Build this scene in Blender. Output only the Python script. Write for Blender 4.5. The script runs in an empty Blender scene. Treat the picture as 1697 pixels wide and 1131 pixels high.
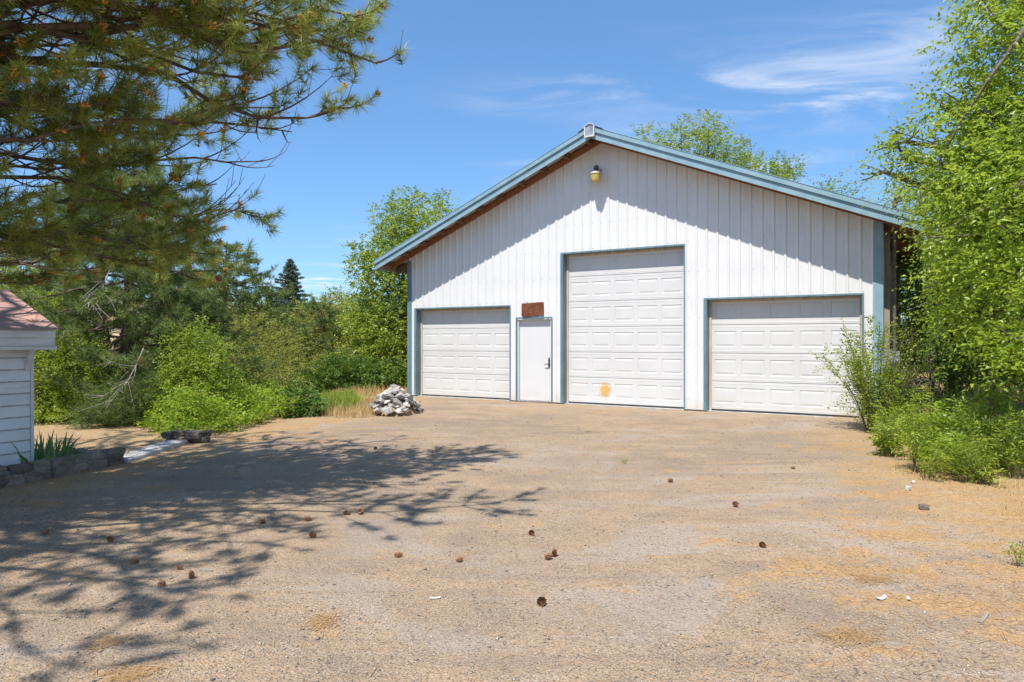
import bpy, bmesh, math, random
import numpy as np
from mathutils import Vector

rnd = random.Random(7)
rng = np.random.default_rng(11)
scene = bpy.context.scene
COL = scene.collection
R = math.radians

# ------------------------------------------------------------------ camera
CAM_H, F = 1.53, 1131.0
cam_d = bpy.data.cameras.new('camera')
cam = bpy.data.objects.new('camera', cam_d)
COL.objects.link(cam)
cam.location = (0, 0, CAM_H)
cam.rotation_euler = (R(90), 0, 0)
cam_d.sensor_width = 36.0
cam_d.lens = 24.0
cam_d.clip_start = 0.05
cam_d.clip_end = 6000
scene.camera = cam

# ------------------------------------------------------------------ sky
SUN_EL = R(63.0)
SUN_AZ = (-0.512, -0.859)            # where the sun stands, seen from above
world = bpy.data.worlds.new('World')
scene.world = world
world.use_nodes = True
wn, wl = world.node_tree.nodes, world.node_tree.links
wn.clear()
w_out = wn.new('ShaderNodeOutputWorld')
w_bg = wn.new('ShaderNodeBackground')
w_sky = wn.new('ShaderNodeTexSky')
w_sky.sky_type = 'NISHITA'
w_sky.sun_disc = False
w_sky.sun_elevation = SUN_EL
w_sky.sun_rotation = math.atan2(SUN_AZ[0], SUN_AZ[1])
w_sky.altitude = 700
w_sky.air_density = 1.0
w_sky.dust_density = 0.05
w_sky.ozone_density = 1.5
w_bg.inputs['Strength'].default_value = 0.145
# thin cirrus, streaked, over the whole sky
tc = wn.new('ShaderNodeTexCoord')
sep = wn.new('ShaderNodeSeparateXYZ')
wl.new(tc.outputs['Generated'], sep.inputs[0])
def wmath(op, a, b=None, c=None):
    n = wn.new('ShaderNodeMath'); n.operation = op
    for i, v in enumerate((a, b, c)):
        if v is None: continue
        if isinstance(v, (int, float)): n.inputs[i].default_value = v
        else: wl.new(v, n.inputs[i])
    return n.outputs[0]
zc = wmath('MAXIMUM', sep.outputs[2], 0.06)
px_, py_ = wmath('DIVIDE', sep.outputs[0], zc), wmath('DIVIDE', sep.outputs[1], zc)
comb = wn.new('ShaderNodeCombineXYZ')
wl.new(px_, comb.inputs[0]); wl.new(py_, comb.inputs[1])
mp = wn.new('ShaderNodeMapping')
mp.inputs['Location'].default_value = (6.37, -0.47, 0.0)
mp.inputs['Rotation'].default_value = (0, 0, R(-20))
mp.inputs['Scale'].default_value = (0.55, 0.9, 1)
wl.new(comb.outputs[0], mp.inputs[0])
def wnoise(scale, detail, rough, dist=0.0):
    n = wn.new('ShaderNodeTexNoise'); n.inputs['Scale'].default_value = scale
    n.inputs['Detail'].default_value = detail; n.inputs['Roughness'].default_value = rough
    n.inputs['Distortion'].default_value = dist
    wl.new(mp.outputs[0], n.inputs['Vector']); return n.outputs['Fac']
n_big, n_fine = wnoise(0.42, 2, 0.5), wnoise(2.3, 9, 0.62, 0.7)
big = wn.new('ShaderNodeMapRange'); big.interpolation_type = 'SMOOTHSTEP'
big.inputs['From Min'].default_value = 0.50; big.inputs['From Max'].default_value = 0.68
wl.new(n_big, big.inputs['Value'])
fin = wn.new('ShaderNodeMapRange'); fin.interpolation_type = 'SMOOTHSTEP'
fin.inputs['From Min'].default_value = 0.43; fin.inputs['From Max'].default_value = 0.74
wl.new(n_fine, fin.inputs['Value'])
cl = wmath('MULTIPLY', wmath('MULTIPLY', big.outputs[0], fin.outputs[0]), 1.0)
w_mix = wn.new('ShaderNodeMix'); w_mix.data_type = 'RGBA'
wl.new(cl, w_mix.inputs['Factor'])
w_hs = wn.new('ShaderNodeHueSaturation'); w_hs.inputs['Saturation'].default_value = 1.06; w_hs.inputs['Hue'].default_value = 0.494
w_gm = wn.new('ShaderNodeGamma'); w_gm.inputs['Gamma'].default_value = 0.70
w_tn = wn.new('ShaderNodeMix'); w_tn.data_type = 'RGBA'; w_tn.blend_type = 'MULTIPLY'; w_tn.inputs['Factor'].default_value = 1
w_tn.inputs[7].default_value = (0.72, 1.03, 1.42, 1)
wl.new(w_sky.outputs[0], w_hs.inputs['Color']); wl.new(w_hs.outputs[0], w_gm.inputs['Color']); wl.new(w_gm.outputs[0], w_tn.inputs[6]); wl.new(w_tn.outputs[2], w_mix.inputs[6])
w_mix.inputs[7].default_value = (4.6, 4.8, 5.1, 1)
wl.new(w_mix.outputs[2], w_bg.inputs['Color'])
wl.new(w_bg.outputs[0], w_out.inputs['Surface'])

# ------------------------------------------------------------------ sun and exposure
sun_d = bpy.data.lights.new('sun', 'SUN')
sun = bpy.data.objects.new('sun', sun_d)
COL.objects.link(sun)
sun_d.energy = 4.4
sun_d.angle = R(0.53)
sun_d.color = (1.0, 0.955, 0.88)
sd = Vector((-SUN_AZ[0]*math.cos(SUN_EL), -SUN_AZ[1]*math.cos(SUN_EL), -math.sin(SUN_EL)))
sun.rotation_euler = sd.to_track_quat('-Z', 'Y').to_euler()
sun.location = (-20, -30, 60)
scene.view_settings.view_transform = 'Standard'
scene.view_settings.look = 'None'
scene.view_settings.exposure = 0.60
scene.view_settings.gamma = 1.0
scene.view_settings.use_curve_mapping = False
scene.render.engine = 'CYCLES'

# ------------------------------------------------------------------ helpers
def PX(x, y, Y):                      # a point of the place at depth Y (metres)
    return np.array([(x-848.5)/F*Y, Y, CAM_H+(566-y)/F*Y])
def GP(x, y):                         # a point on the ground
    Y = CAM_H*F/(y-566.0)
    return np.array([(x-848.5)/F*Y, Y, 0.0])

class NT:
    """small node-tree writer"""
    def __init__(s, name):
        s.m = bpy.data.materials.new(name); s.m.use_nodes = True
        s.n, s.l = s.m.node_tree.nodes, s.m.node_tree.links
        s.n.clear()
        s.out = s.n.new('ShaderNodeOutputMaterial')
    def put(s, sock, v):
        if v is None: return
        if hasattr(v, 'is_linked') or hasattr(v, 'links'): s.l.new(v, sock)
        elif isinstance(v, (tuple, list)) and len(v) == 3 and sock.type == 'RGBA': sock.default_value = (*v, 1)
        else: sock.default_value = v
    def coord(s, kind='Object'):
        return s.n.new('ShaderNodeTexCoord').outputs[kind]
    def pos(s): return s.n.new('ShaderNodeNewGeometry').outputs['Position']
    def mapping(s, vec, scale=(1,1,1), loc=(0,0,0), rot=(0,0,0)):
        m = s.n.new('ShaderNodeMapping'); s.l.new(vec, m.inputs[0])
        m.inputs['Scale'].default_value = scale; m.inputs['Location'].default_value = loc; m.inputs['Rotation'].default_value = rot
        return m.outputs[0]
    def noise(s, vec, scale, detail=4, rough=0.55, dist=0.0, out='Fac'):
        n = s.n.new('ShaderNodeTexNoise'); s.l.new(vec, n.inputs['Vector'])
        n.inputs['Scale'].default_value = scale; n.inputs['Detail'].default_value = detail
        n.inputs['Roughness'].default_value = rough; n.inputs['Distortion'].default_value = dist
        return n.outputs[out]
    def voro(s, vec, scale, out='Distance', feature='F1'):
        n = s.n.new('ShaderNodeTexVoronoi'); n.feature = feature; s.l.new(vec, n.inputs['Vector'])
        n.inputs['Scale'].default_value = scale
        return n.outputs[out]
    def ramp(s, v, a, b, lo=0.0, hi=1.0):
        n = s.n.new('ShaderNodeMapRange'); n.interpolation_type = 'SMOOTHSTEP'
        s.put(n.inputs['Value'], v)
        n.inputs['From Min'].default_value = a; n.inputs['From Max'].default_value = b
        n.inputs['To Min'].default_value = lo; n.inputs['To Max'].default_value = hi
        return n.outputs[0]
    def math(s, op, a, b=None, clamp=False):
        n = s.n.new('ShaderNodeMath'); n.operation = op; n.use_clamp = clamp
        s.put(n.inputs[0], a); s.put(n.inputs[1], b)
        return n.outputs[0]
    def mix(s, fac, a, b, mode='MIX'):
        n = s.n.new('ShaderNodeMix'); n.data_type = 'RGBA'; n.blend_type = mode
        s.put(n.inputs['Factor'], fac); s.put(n.inputs[6], a); s.put(n.inputs[7], b)
        return n.outputs[2]
    def attr(s, name, out='Fac'):
        n = s.n.new('ShaderNodeAttribute'); n.attribute_name = name
        return n.outputs[out]
    def objrand(s): return s.n.new('ShaderNodeObjectInfo').outputs['Random']
    def bump(s, h, strength=0.3, dist=0.01):
        n = s.n.new('ShaderNodeBump'); s.l.new(h, n.inputs['Height'])
        n.inputs['Strength'].default_value = strength; n.inputs['Distance'].default_value = dist
        return n.outputs[0]
    def bsdf(s, color, rough=0.6, metal=0.0, spec=0.5, normal=None, **kw):
        p = s.n.new('ShaderNodeBsdfPrincipled')
        s.put(p.inputs['Base Color'], color); s.put(p.inputs['Roughness'], rough); s.put(p.inputs['Metallic'], metal)
        p.inputs['Specular IOR Level'].default_value = spec
        if normal is not None: s.l.new(normal, p.inputs['Normal'])
        return p
    def done(s, shader):
        s.l.new(shader.outputs[0] if hasattr(shader, 'outputs') else shader, s.out.inputs['Surface'])
        return s.m

def mat_plain(name, c1, c2, scale=3.0, rough=0.6, metal=0.0, spec=0.4, bump=0.0, bscale=40, stretch=(1,1,1), kind='Object', lo=0.35, hi=0.65, perobj=0.0):
    t = NT(name); v = t.mapping(t.coord(kind), stretch)
    col = t.mix(t.ramp(t.noise(v, scale, 5), lo, hi), c1, c2)
    if perobj:
        f = t.ramp(t.objrand(), 0, 1, 1-perobj, 1+perobj)
        g = t.n.new('ShaderNodeMix'); g.data_type = 'RGBA'; g.blend_type = 'MULTIPLY'; g.inputs['Factor'].default_value = 1
        t.l.new(col, g.inputs[6]); t.l.new(f, g.inputs[7]); col = g.outputs[2]
    nr = t.bump(t.noise(v, bscale, 4), bump, 0.01) if bump else None
    return t.done(t.bsdf(col, rough, metal, spec, nr))

def mat_leaf(name, c_dark, c_light, trans=0.35, rough=0.5, spec=0.3, tcol=None):
    t = NT(name)
    k = t.attr('tint')
    col = t.mix(k, c_dark, c_light)
    p = t.bsdf(col, rough, 0, spec)
    tr = t.n.new('ShaderNodeBsdfTranslucent')
    tcn = t.mix(0.6, col, tcol or tuple(min(1, c*1.25) for c in c_light))
    t.l.new(tcn, tr.inputs['Color'])
    mx = t.n.new('ShaderNodeMixShader'); mx.inputs[0].default_value = trans
    t.l.new(p.outputs[0], mx.inputs[1]); t.l.new(tr.outputs[0], mx.inputs[2])
    return t.done(mx)

def link(o, parent=None):
    COL.objects.link(o)
    if parent is not None: o.parent = parent
    return o
def empty(name, loc=(0,0,0), rz=0.0):
    o = bpy.data.objects.new(name, None); o.location = loc; o.rotation_euler = (0,0,rz)
    o.empty_display_size = 0.2
    return link(o)
def tag(o, label=None, cat=None, group=None, kind=None):
    if label: o['label'] = label
    if cat: o['category'] = cat
    if group: o['group'] = group
    if kind: o['kind'] = kind
    return o
def mesh_np(name, verts, faces, mat, parent=None, smooth=False, tint=None, loc=None):
    """verts (N,3) array, faces: (M,k) array or list"""
    me = bpy.data.meshes.new(name)
    verts = np.asarray(verts, dtype=np.float32)
    if isinstance(faces, np.ndarray) and faces.ndim == 2:
        M, k = faces.shape
        me.vertices.add(len(verts)); me.vertices.foreach_set('co', verts.ravel())
        me.loops.add(M*k); me.polygons.add(M)
        me.polygons.foreach_set('loop_start', np.arange(0, M*k, k, dtype=np.int32))
        me.loops.foreach_set('vertex_index', faces.astype(np.int32).ravel())
        me.update(calc_edges=True)
    else:
        me.from_pydata([tuple(map(float, v)) for v in verts], [], faces)
        me.update()
    if tint is not None:
        a = me.attributes.new('tint', 'FLOAT', 'POINT')
        a.data.foreach_set('value', np.asarray(tint, dtype=np.float32))
    if smooth: me.polygons.foreach_set('use_smooth', np.ones(len(me.polygons), dtype=bool))
    if mat: me.materials.append(mat)
    o = bpy.data.objects.new(name, me)
    if loc is not None: o.location = loc
    return link(o, parent)

class MB:
    def __init__(s): s.v, s.f = [], []
    def add(s, v, f):
        b = len(s.v); s.v += [tuple(p) for p in v]; s.f += [tuple(i+b for i in q) for q in f]
    def box(s, x0, x1, y0, y1, z0, z1):
        s.add([(x0,y0,z0),(x1,y0,z0),(x1,y1,z0),(x0,y1,z0),(x0,y0,z1),(x1,y0,z1),(x1,y1,z1),(x0,y1,z1)],
              [(0,3,2,1),(4,5,6,7),(0,1,5,4),(1,2,6,5),(2,3,7,6),(3,0,4,7)])
    def prism_xz(s, poly, y0, y1):          # polygon in x,z swept along y
        n = len(poly)
        s.add([(x,y0,z) for x,z in poly]+[(x,y1,z) for x,z in poly],
              [tuple(range(n)), tuple(range(2*n-1, n-1, -1))]+[(i, n+i, n+(i+1)%n, (i+1)%n) for i in range(n)])
    def tube(s, pts, rad, sides=8, caps=True):
        pts = [Vector(p) for p in pts]; b = len(s.v); n = len(pts)
        up = Vector((0,0,1))
        for i, p in enumerate(pts):
            t = (pts[min(i+1,n-1)]-pts[max(i-1,0)]).normalized()
            a = t.cross(up if abs(t.z) < 0.95 else Vector((1,0,0))).normalized(); c = t.cross(a)
            r = rad[i] if hasattr(rad, '__len__') else rad
            for k in range(sides):
                an = 2*math.pi*k/sides
                s.v.append(tuple(p+a*(r*math.cos(an))+c*(r*math.sin(an))))
        for i in range(n-1):
            for k in range(sides):
                s.f.append((b+i*sides+k, b+i*sides+(k+1)%sides, b+(i+1)*sides+(k+1)%sides, b+(i+1)*sides+k))
        if caps:
            s.f.append(tuple(b+k for k in range(sides))[::-1]); s.f.append(tuple(b+(n-1)*sides+k for k in range(sides)))
    def lathe(s, prof, cx, cy, sides=24):
        b = len(s.v)
        for r, z in prof:
            for k in range(sides):
                a = 2*math.pi*k/sides; s.v.append((cx+r*math.cos(a), cy+r*math.sin(a), z))
        for i in range(len(prof)-1):
            for k in range(sides):
                s.f.append((b+i*sides+k, b+i*sides+(k+1)%sides, b+(i+1)*sides+(k+1)%sides, b+(i+1)*sides+k))
    def build(s, name, mat, parent=None, smooth=False, bevel=0.0, loc=None):
        me = bpy.data.meshes.new(name); me.from_pydata(s.v, [], s.f); me.update()
        bm = bmesh.new(); bm.from_mesh(me)
        bmesh.ops.recalc_face_normals(bm, faces=bm.faces[:])
        if bevel:
            bmesh.ops.bevel(bm, geom=bm.edges[:], offset=bevel, segments=1, affect='EDGES', clamp_overlap=True)
        bm.to_mesh(me); bm.free()
        if smooth:
            for p in me.polygons: p.use_smooth = True
        me.materials.append(mat)
        o = bpy.data.objects.new(name, me)
        if loc is not None: o.location = loc
        return link(o, parent)

def vnoise2(x, y, seed=0):
    """smooth value noise on numpy arrays"""
    xi, yi = np.floor(x).astype(np.int64), np.floor(y).astype(np.int64)
    fx, fy = x-xi, y-yi; fx = fx*fx*(3-2*fx); fy = fy*fy*(3-2*fy)
    def h(a, b):
        n = (a*374761393+b*668265263+seed*982451653) & 0xffffffff
        n = ((n ^ (n >> 13))*1274126177) & 0xffffffff
        return ((n ^ (n >> 16)) & 0xffff)/65535.0
    return (h(xi,yi)*(1-fx)+h(xi+1,yi)*fx)*(1-fy)+(h(xi,yi+1)*(1-fx)+h(xi+1,yi+1)*fx)*fy
def fbm2(x, y, seed=0, o=4):
    s, a, t = 0, 1.0, 0
    for i in range(o): s = s+a*vnoise2(x*2**i, y*2**i, seed+i); t += a; a *= 0.5
    return s/t

# ------------------------------------------------------------------ materials
M = {}
M['bark'] = mat_plain('pine_bark', (0.075,0.05,0.038), (0.19,0.135,0.10), 9, 0.9, bump=0.8, bscale=30, stretch=(1,1,0.4))
M['bark_grey'] = mat_plain('grey_bark', (0.10,0.085,0.07), (0.22,0.19,0.16), 9, 0.9, bump=0.6, bscale=30, stretch=(1,1,0.3))
M['deadwood'] = mat_plain('bleached_deadwood', (0.24,0.20,0.17), (0.38,0.33,0.29), 12, 0.85)
M['needle'] = mat_leaf('pine_needles', (0.075,0.125,0.032), (0.42,0.46,0.09), 0.42, 0.4, 0.5)
M['needle_dark'] = mat_leaf('dense_pine_needles', (0.07,0.118,0.036), (0.25,0.315,0.085), 0.28, 0.55, 0.25)
M['needle_dead'] = mat_leaf('dead_pine_needles', (0.24,0.13,0.055), (0.42,0.27,0.13), 0.3, 0.7, 0.2)
M['needle_fir'] = mat_leaf('fir_needles', (0.085,0.13,0.09), (0.175,0.235,0.15), 0.2, 0.7, 0.2)
M['litter'] = mat_leaf('fallen_needle_litter', (0.36,0.215,0.10), (0.54,0.36,0.185), 0.2, 0.8, 0.15)
M['pollen'] = mat_plain('orange_pollen_cones', (0.50,0.20,0.04), (0.62,0.32,0.09), 30, 0.7)
M['elm'] = mat_leaf('elm_leaves', (0.11,0.21,0.018), (0.44,0.54,0.055), 0.46, 0.33, 0.55)
M['elm2'] = mat_leaf('green_leaves', (0.115,0.195,0.023), (0.40,0.48,0.06), 0.47, 0.36, 0.5)
M['leaf_olive'] = mat_leaf('olive_leaves', (0.13,0.17,0.033), (0.44,0.44,0.09), 0.44, 0.42, 0.3)
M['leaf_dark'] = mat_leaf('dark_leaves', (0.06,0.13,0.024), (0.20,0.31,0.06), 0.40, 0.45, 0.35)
M['vine'] = mat_leaf('yellow_green_vine_leaves', (0.12,0.22,0.02), (0.42,0.53,0.05), 0.42, 0.45, 0.3)
M['weed'] = mat_leaf('weed_leaves', (0.14,0.22,0.022), (0.45,0.53,0.06), 0.42, 0.5, 0.25)
M['iris'] = mat_leaf('iris_blades', (0.09,0.20,0.06), (0.20,0.34,0.12), 0.25, 0.4, 0.4)
M['straw'] = mat_leaf('dry_straw', (0.40,0.27,0.11), (0.62,0.47,0.23), 0.25, 0.8, 0.15)
M['grass'] = mat_leaf('fresh_grass', (0.16,0.24,0.03), (0.36,0.42,0.07), 0.35, 0.6, 0.2)
M['stem'] = mat_plain('green_stems', (0.12,0.13,0.05), (0.20,0.17,0.08), 12, 0.8)

# ------------------------------------------------------------------ ground and driveway
DRIVE = [tuple(GP(*p)[:2]) for p in [(215,778),(330,742),(480,706),(600,694)]] + [(-2.2,16.8),(-2.6,18.6),(-2.8,19.3),(7.2,13.3),(6.6,12.4)] + \
        [tuple(GP(*p)[:2]) for p in [(1400,715),(1455,752),(1480,800),(1560,850)]] + [(4.6,5.4),(5.6,3.0),(7,-8),(-7,-8),(-7.5,1.0),(-5.6,6.2),(-5.05,7.2)]
def seg_dist(px, py, poly):
    d = np.full(px.shape, 1e9); inside = np.zeros(px.shape, bool); n = len(poly)
    for i in range(n):
        (x0,y0),(x1,y1) = poly[i], poly[(i+1)%n]
        dx, dy = x1-x0, y1-y0
        t = np.clip(((px-x0)*dx+(py-y0)*dy)/(dx*dx+dy*dy), 0, 1)
        d = np.minimum(d, np.hypot(px-x0-t*dx, py-y0-t*dy))
        c = ((y0 > py) != (y1 > py)) & (px < (x1-x0)*(py-y0)/((y1-y0) if y1 != y0 else 1e-9)+x0)
        inside ^= c
    return np.where(inside, d, -d)
def gheight(x, y):
    near = np.exp(-((np.hypot(x, y-9))/14.0)**2)
    return near*(0.05*(fbm2(x*0.45+7, y*0.45, 3)-0.5)+0.022*(fbm2(x*2.1, y*2.1, 9)-0.5))
def gz(x, y): return float(gheight(np.array([x], float), np.array([y], float))[0])
def axis(lo, hi, flo, fhi, step, grow=1.25):
    a = list(np.arange(flo, fhi+1e-6, step)); s = step
    while a[-1] < hi: s *= grow; a.append(a[-1]+s)
    s = step
    while a[0] > lo: s *= grow; a.insert(0, a[0]-s)
    return np.array(a)
gx, gy = axis(-1500, 1500, -9, 9, 0.09), axis(-900, 2200, 1.5, 21, 0.09)
GX, GY = np.meshgrid(gx, gy)
GZ = gheight(GX, GY)
DR = seg_dist(GX.ravel(), GY.ravel(), DRIVE)
def gauss(x, y, cx, cy, rx, ry): return np.exp(-(((x-cx)/rx)**2+((y-cy)/ry)**2))
fx_, fy_ = GX.ravel(), GY.ravel()
litter = 1.0*gauss(fx_, fy_, 4.2, 3.4, 1.9, 1.4)+0.95*gauss(fx_, fy_, 4.9, 6.4, 1.9, 1.9)+0.5*gauss(fx_, fy_, 2.4, 4.6, 1.4, 1.6) \
       + 0.55*gauss(fx_, fy_, 5.0, 9.3, 1.4, 1.9)+0.5*gauss(fx_, fy_, 1.2, 15.0, 2.2, 0.8)+0.75*gauss(fx_, fy_, -3.9, 11.8, 1.6, 2.6)+0.7*gauss(fx_, fy_, -4.8, 7.6, 1.0, 1.4)+0.30*gauss(fx_, fy_, 1.5, 8.4, 1.2, 0.7)
litter = np.clip(litter, 0, 1.15)

def ground_mat():
    t = NT('gravel_and_dirt'); P = t.pos()
    drive, lit = t.attr('drive'), t.attr('litter')
    nA, nB = t.noise(P, 0.45, 3, 0.6), t.noise(P, 2.2, 4, 0.68)
    nC, nF = t.noise(P, 17, 4, 0.75), t.noise(P, 120, 1, 0.6)
    vn = t.n.new('ShaderNodeTexVoronoi'); t.l.new(P, vn.inputs['Vector']); vn.inputs['Scale'].default_value = 70
    sepn = t.n.new('ShaderNodeSeparateColor'); t.l.new(vn.outputs['Color'], sepn.inputs[0]); pd = vn.outputs['Distance']
    # gravel
    g = t.mix(t.ramp(nA, 0.35, 0.65), (0.307,0.216,0.145), (0.392,0.269,0.168))
    g = t.mix(t.math('MULTIPLY', t.ramp(nB, 0.45, 0.70), 0.8), g, (0.463,0.318,0.198))
    g = t.mix(t.math('MULTIPLY', t.ramp(nB, 0.48, 0.33), 0.7), g, (0.253,0.180,0.126))
    pebcol = t.mix(t.ramp(sepn.outputs[0], 0.30, 0.36), (0.109,0.090,0.074), t.mix(t.ramp(sepn.outputs[0], 0.72, 0.80), (0.344,0.279,0.214), (0.626,0.544,0.438)))
    pm = t.math('MULTIPLY', t.ramp(pd, 0.52, 0.40), t.math('MULTIPLY', t.ramp(sepn.outputs[1], 0.42, 0.48), t.ramp(nB, 0.68, 0.40, 0.25, 1.0)))
    g = t.mix(t.math('MULTIPLY', pm, 0.8), g, pebcol)
    v2 = t.n.new('ShaderNodeTexVoronoi'); t.l.new(P, v2.inputs['Vector']); v2.inputs['Scale'].default_value = 165
    sp2 = t.n.new('ShaderNodeSeparateColor'); t.l.new(v2.outputs['Color'], sp2.inputs[0])
    sm = t.ramp(t.noise(P, 0.8, 4, 0.65, 0.6), 0.40, 0.62, 0.35, 1.0)
    g = t.mix(t.math('MULTIPLY', sm, t.ramp(sp2.outputs[0], 0.78, 0.86, 0.0, 0.5)), g, (0.120,0.101,0.082))
    g = t.mix(t.math('MULTIPLY', sm, t.ramp(sp2.outputs[1], 0.80, 0.88, 0.0, 0.55)), g, (0.646,0.565,0.458))
    g = t.mix(0.06, g, (0.626,0.463,0.299))
    lg = t.noise(t.mapping(P, (0.7,1.25,1), rot=(0,0,0.35)), 0.62, 5, 0.62, 1.2)
    g = t.mix(t.ramp(lg, 0.51, 0.63, 0.0, 0.72), g, (0.415,0.352,0.300))
    g = t.mix(t.ramp(lg, 0.47, 0.35, 0.0, 0.6), g, (0.225,0.178,0.138))
    tr = t.noise(t.mapping(P, (0.25,2.6,1), rot=(0,0,0.22)), 1.0, 4, 0.6, 0.7)       # drifts of fines and old wheel lanes
    g = t.mix(t.ramp(tr, 0.55, 0.66, 0.0, 0.42), g, (0.235,0.188,0.150))
    g = t.mix(t.ramp(tr, 0.44, 0.35, 0.0, 0.42), g, (0.43,0.365,0.305))
    g = t.mix(t.ramp(nF, 0.3, 0.7), t.mix(0.34, g, (0.105,0.077,0.054)), t.mix(0.2, g, (0.703,0.515,0.343)))
    g = t.mix(t.math('MULTIPLY', t.ramp(nC, 0.54, 0.68), 0.45), g, (0.205,0.144,0.099))
    g = t.mix(t.math('MULTIPLY', t.ramp(t.noise(P, 0.33, 3, 0.65, 0.8), 0.46, 0.62), 0.6), g, t.mix(0.5, g, (0.221,0.180,0.144)))
    g = t.mix(0.10, g, (0.089,0.069,0.053))
    # dry dirt and straw
    d = t.mix(t.ramp(nB, 0.3, 0.7), (0.37,0.25,0.14), (0.50,0.36,0.205))
    d = t.mix(t.ramp(nC, 0.38, 0.68), d, (0.32,0.21,0.12))
    d = t.mix(t.ramp(nF, 0.35, 0.75), t.mix(0.25, d, (0.14,0.085,0.05)), t.mix(0.2, d, (0.62,0.48,0.29)))
    edge = t.math('ADD', drive, t.math('MULTIPLY', t.math('SUBTRACT', t.noise(P, 1.1, 4, 0.7), 0.5), 2.4))
    col = t.mix(t.ramp(edge, -0.35, 0.85), d, g)
    # fallen needles, ochre
    fib = t.noise(t.mapping(P, (1,1,1), rot=(0,0,0.5)), 34, 3, 0.8, 1.6)
    lm = t.math('ADD', t.math('MULTIPLY', lit, 0.36), t.math('MULTIPLY', t.math('SUBTRACT', t.noise(t.mapping(P, (0.75,1.3,1)), 2.1, 5, 0.68, 0.5), 0.5), 1.9))
    lm = t.math('ADD', lm, t.math('MULTIPLY', t.math('SUBTRACT', fib, 0.5), 0.55))
    lc = t.mix(t.ramp(fib, 0.35, 0.65), (0.30,0.17,0.075), (0.49,0.31,0.145))
    col = t.mix(t.math('MULTIPLY', t.ramp(lm, 0.20, 0.42), 0.85), col, lc)
    # far ground: dry grass
    sx = t.n.new('ShaderNodeSeparateXYZ'); t.l.new(P, sx.inputs[0])
    far = t.ramp(sx.outputs[1], 22, 40)
    col = t.mix(far, col, t.mix(t.ramp(nA, 0.3, 0.7), (0.28,0.23,0.10), (0.36,0.28,0.13)))
    h = t.math('ADD', t.math('MULTIPLY', t.noise(P, 24, 2, 0.8), 1.0), t.math('MULTIPLY', t.ramp(pd, 0.55, 0.1), 0.35))
    return t.done(t.bsdf(col, 0.95, 0, 0.1, t.bump(h, 0.9, 0.016)))
M['ground'] = ground_mat()
nx, ny = len(gx), len(gy)
idx = np.arange(nx*ny).reshape(ny, nx)
quads = np.stack([idx[:-1,:-1], idx[:-1,1:], idx[1:,1:], idx[1:,:-1]], -1).reshape(-1, 4)
dq = DR[quads].mean(1)
allv = np.stack([GX.ravel(), GY.ravel(), GZ.ravel()], -1)
def sheet(name, q):
    used = np.unique(q); rem = np.zeros(nx*ny, np.int64); rem[used] = np.arange(len(used))
    o = mesh_np(name, allv[used], rem[q], M['ground'], smooth=True)
    for an, arr in (('drive', np.clip(DR, -3, 3)), ('litter', litter)):
        a = o.data.attributes.new(an, 'FLOAT', 'POINT'); a.data.foreach_set('value', arr[used].astype(np.float32))
    return tag(o, kind='structure')
sheet('ground', quads[dq <= 0]); sheet('driveway', quads[dq > 0])

# far dry hills
def hills():
    xs = np.linspace(-1900, 1900, 120); v = []; f = []
    for j, yy in enumerate(np.linspace(420, 1500, 12)):
        k = math.sin(min(1, j/8)*math.pi/2)
        z = k*(14+34*fbm2(xs/310+5, np.full(xs.shape, yy/420.0), 21)) - 2 + np.where(xs < -250, 30*k, 0)
        v += [(x, yy, zz) for x, zz in zip(xs, z)]
    v = np.array(v); n = 120
    q = np.array([[j*n+i, j*n+i+1, (j+1)*n+i+1, (j+1)*n+i] for j in range(11) for i in range(n-1)])
    m = mat_plain('dry_hill_grass', (0.30,0.23,0.12), (0.42,0.33,0.19), 0.02, 0.95)
    tag(mesh_np('hills', v, q, m, smooth=True), kind='structure')
hills()

# ------------------------------------------------------------------ the metal shop
A_, XV = 32867.0, 1050.0
def S(px): return (19.03-A_/(px+XV))/0.512      # metres along the front wall
W_, DEEP = 11.62, 9.8
PITCH = 0.41
OV, EV = 0.60, 0.64                              # gable and eave overhang
def soff(x): return 6.19-PITCH*abs(x-W_/2)       # roof underside above the front wall
shop = empty('metal_shop_building', (-2.886, 19.03, 0), math.atan2(-0.512, 0.859))
tag(shop, 'large white ribbed metal shop with pale blue roof trim and three garage doors', 'building')

def white_mat(name, c1, c2, dirt=(0.55,0.49,0.40), streak=0.5, spec=0.4, rough=0.42):
    t = NT(name); v = t.coord('Object')
    sx = t.n.new('ShaderNodeSeparateXYZ'); t.l.new(v, sx.inputs[0])
    col = t.mix(t.ramp(t.noise(v, 1.4, 4), 0.3, 0.7), c1, c2)
    st = t.noise(t.mapping(v, (9, 9, 0.5)), 1.6, 5, 0.65)
    col = t.mix(t.math('MULTIPLY', t.ramp(st, 0.55, 0.8), streak*0.45), col, dirt)
    low = t.ramp(t.math('ADD', sx.outputs[2], t.math('MULTIPLY', t.noise(v, 5, 5), 0.5)), 0.62, 0.2)
    col = t.mix(t.math('MULTIPLY', low, 0.48), col, dirt)
    rr = t.ramp(t.noise(v, 6, 4), 0.3, 0.7, rough-0.08, rough+0.1)
    nb = t.bump(t.noise(t.mapping(v, (1,1,0.35)), 2.2, 2), 0.10, 0.03)
    return t.done(t.bsdf(col, rr, 0, spec, nb))
M['siding'] = white_mat('white_metal_siding', (0.71,0.705,0.70), (0.755,0.75,0.745), streak=0.25)
M['doorpaint'] = white_mat('white_door_paint', (0.63,0.622,0.61), (0.67,0.662,0.65), streak=0.2)
M['mandoor'] = white_mat('smooth_white_door', (0.66,0.658,0.655), (0.69,0.688,0.685), streak=0.15)
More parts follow.
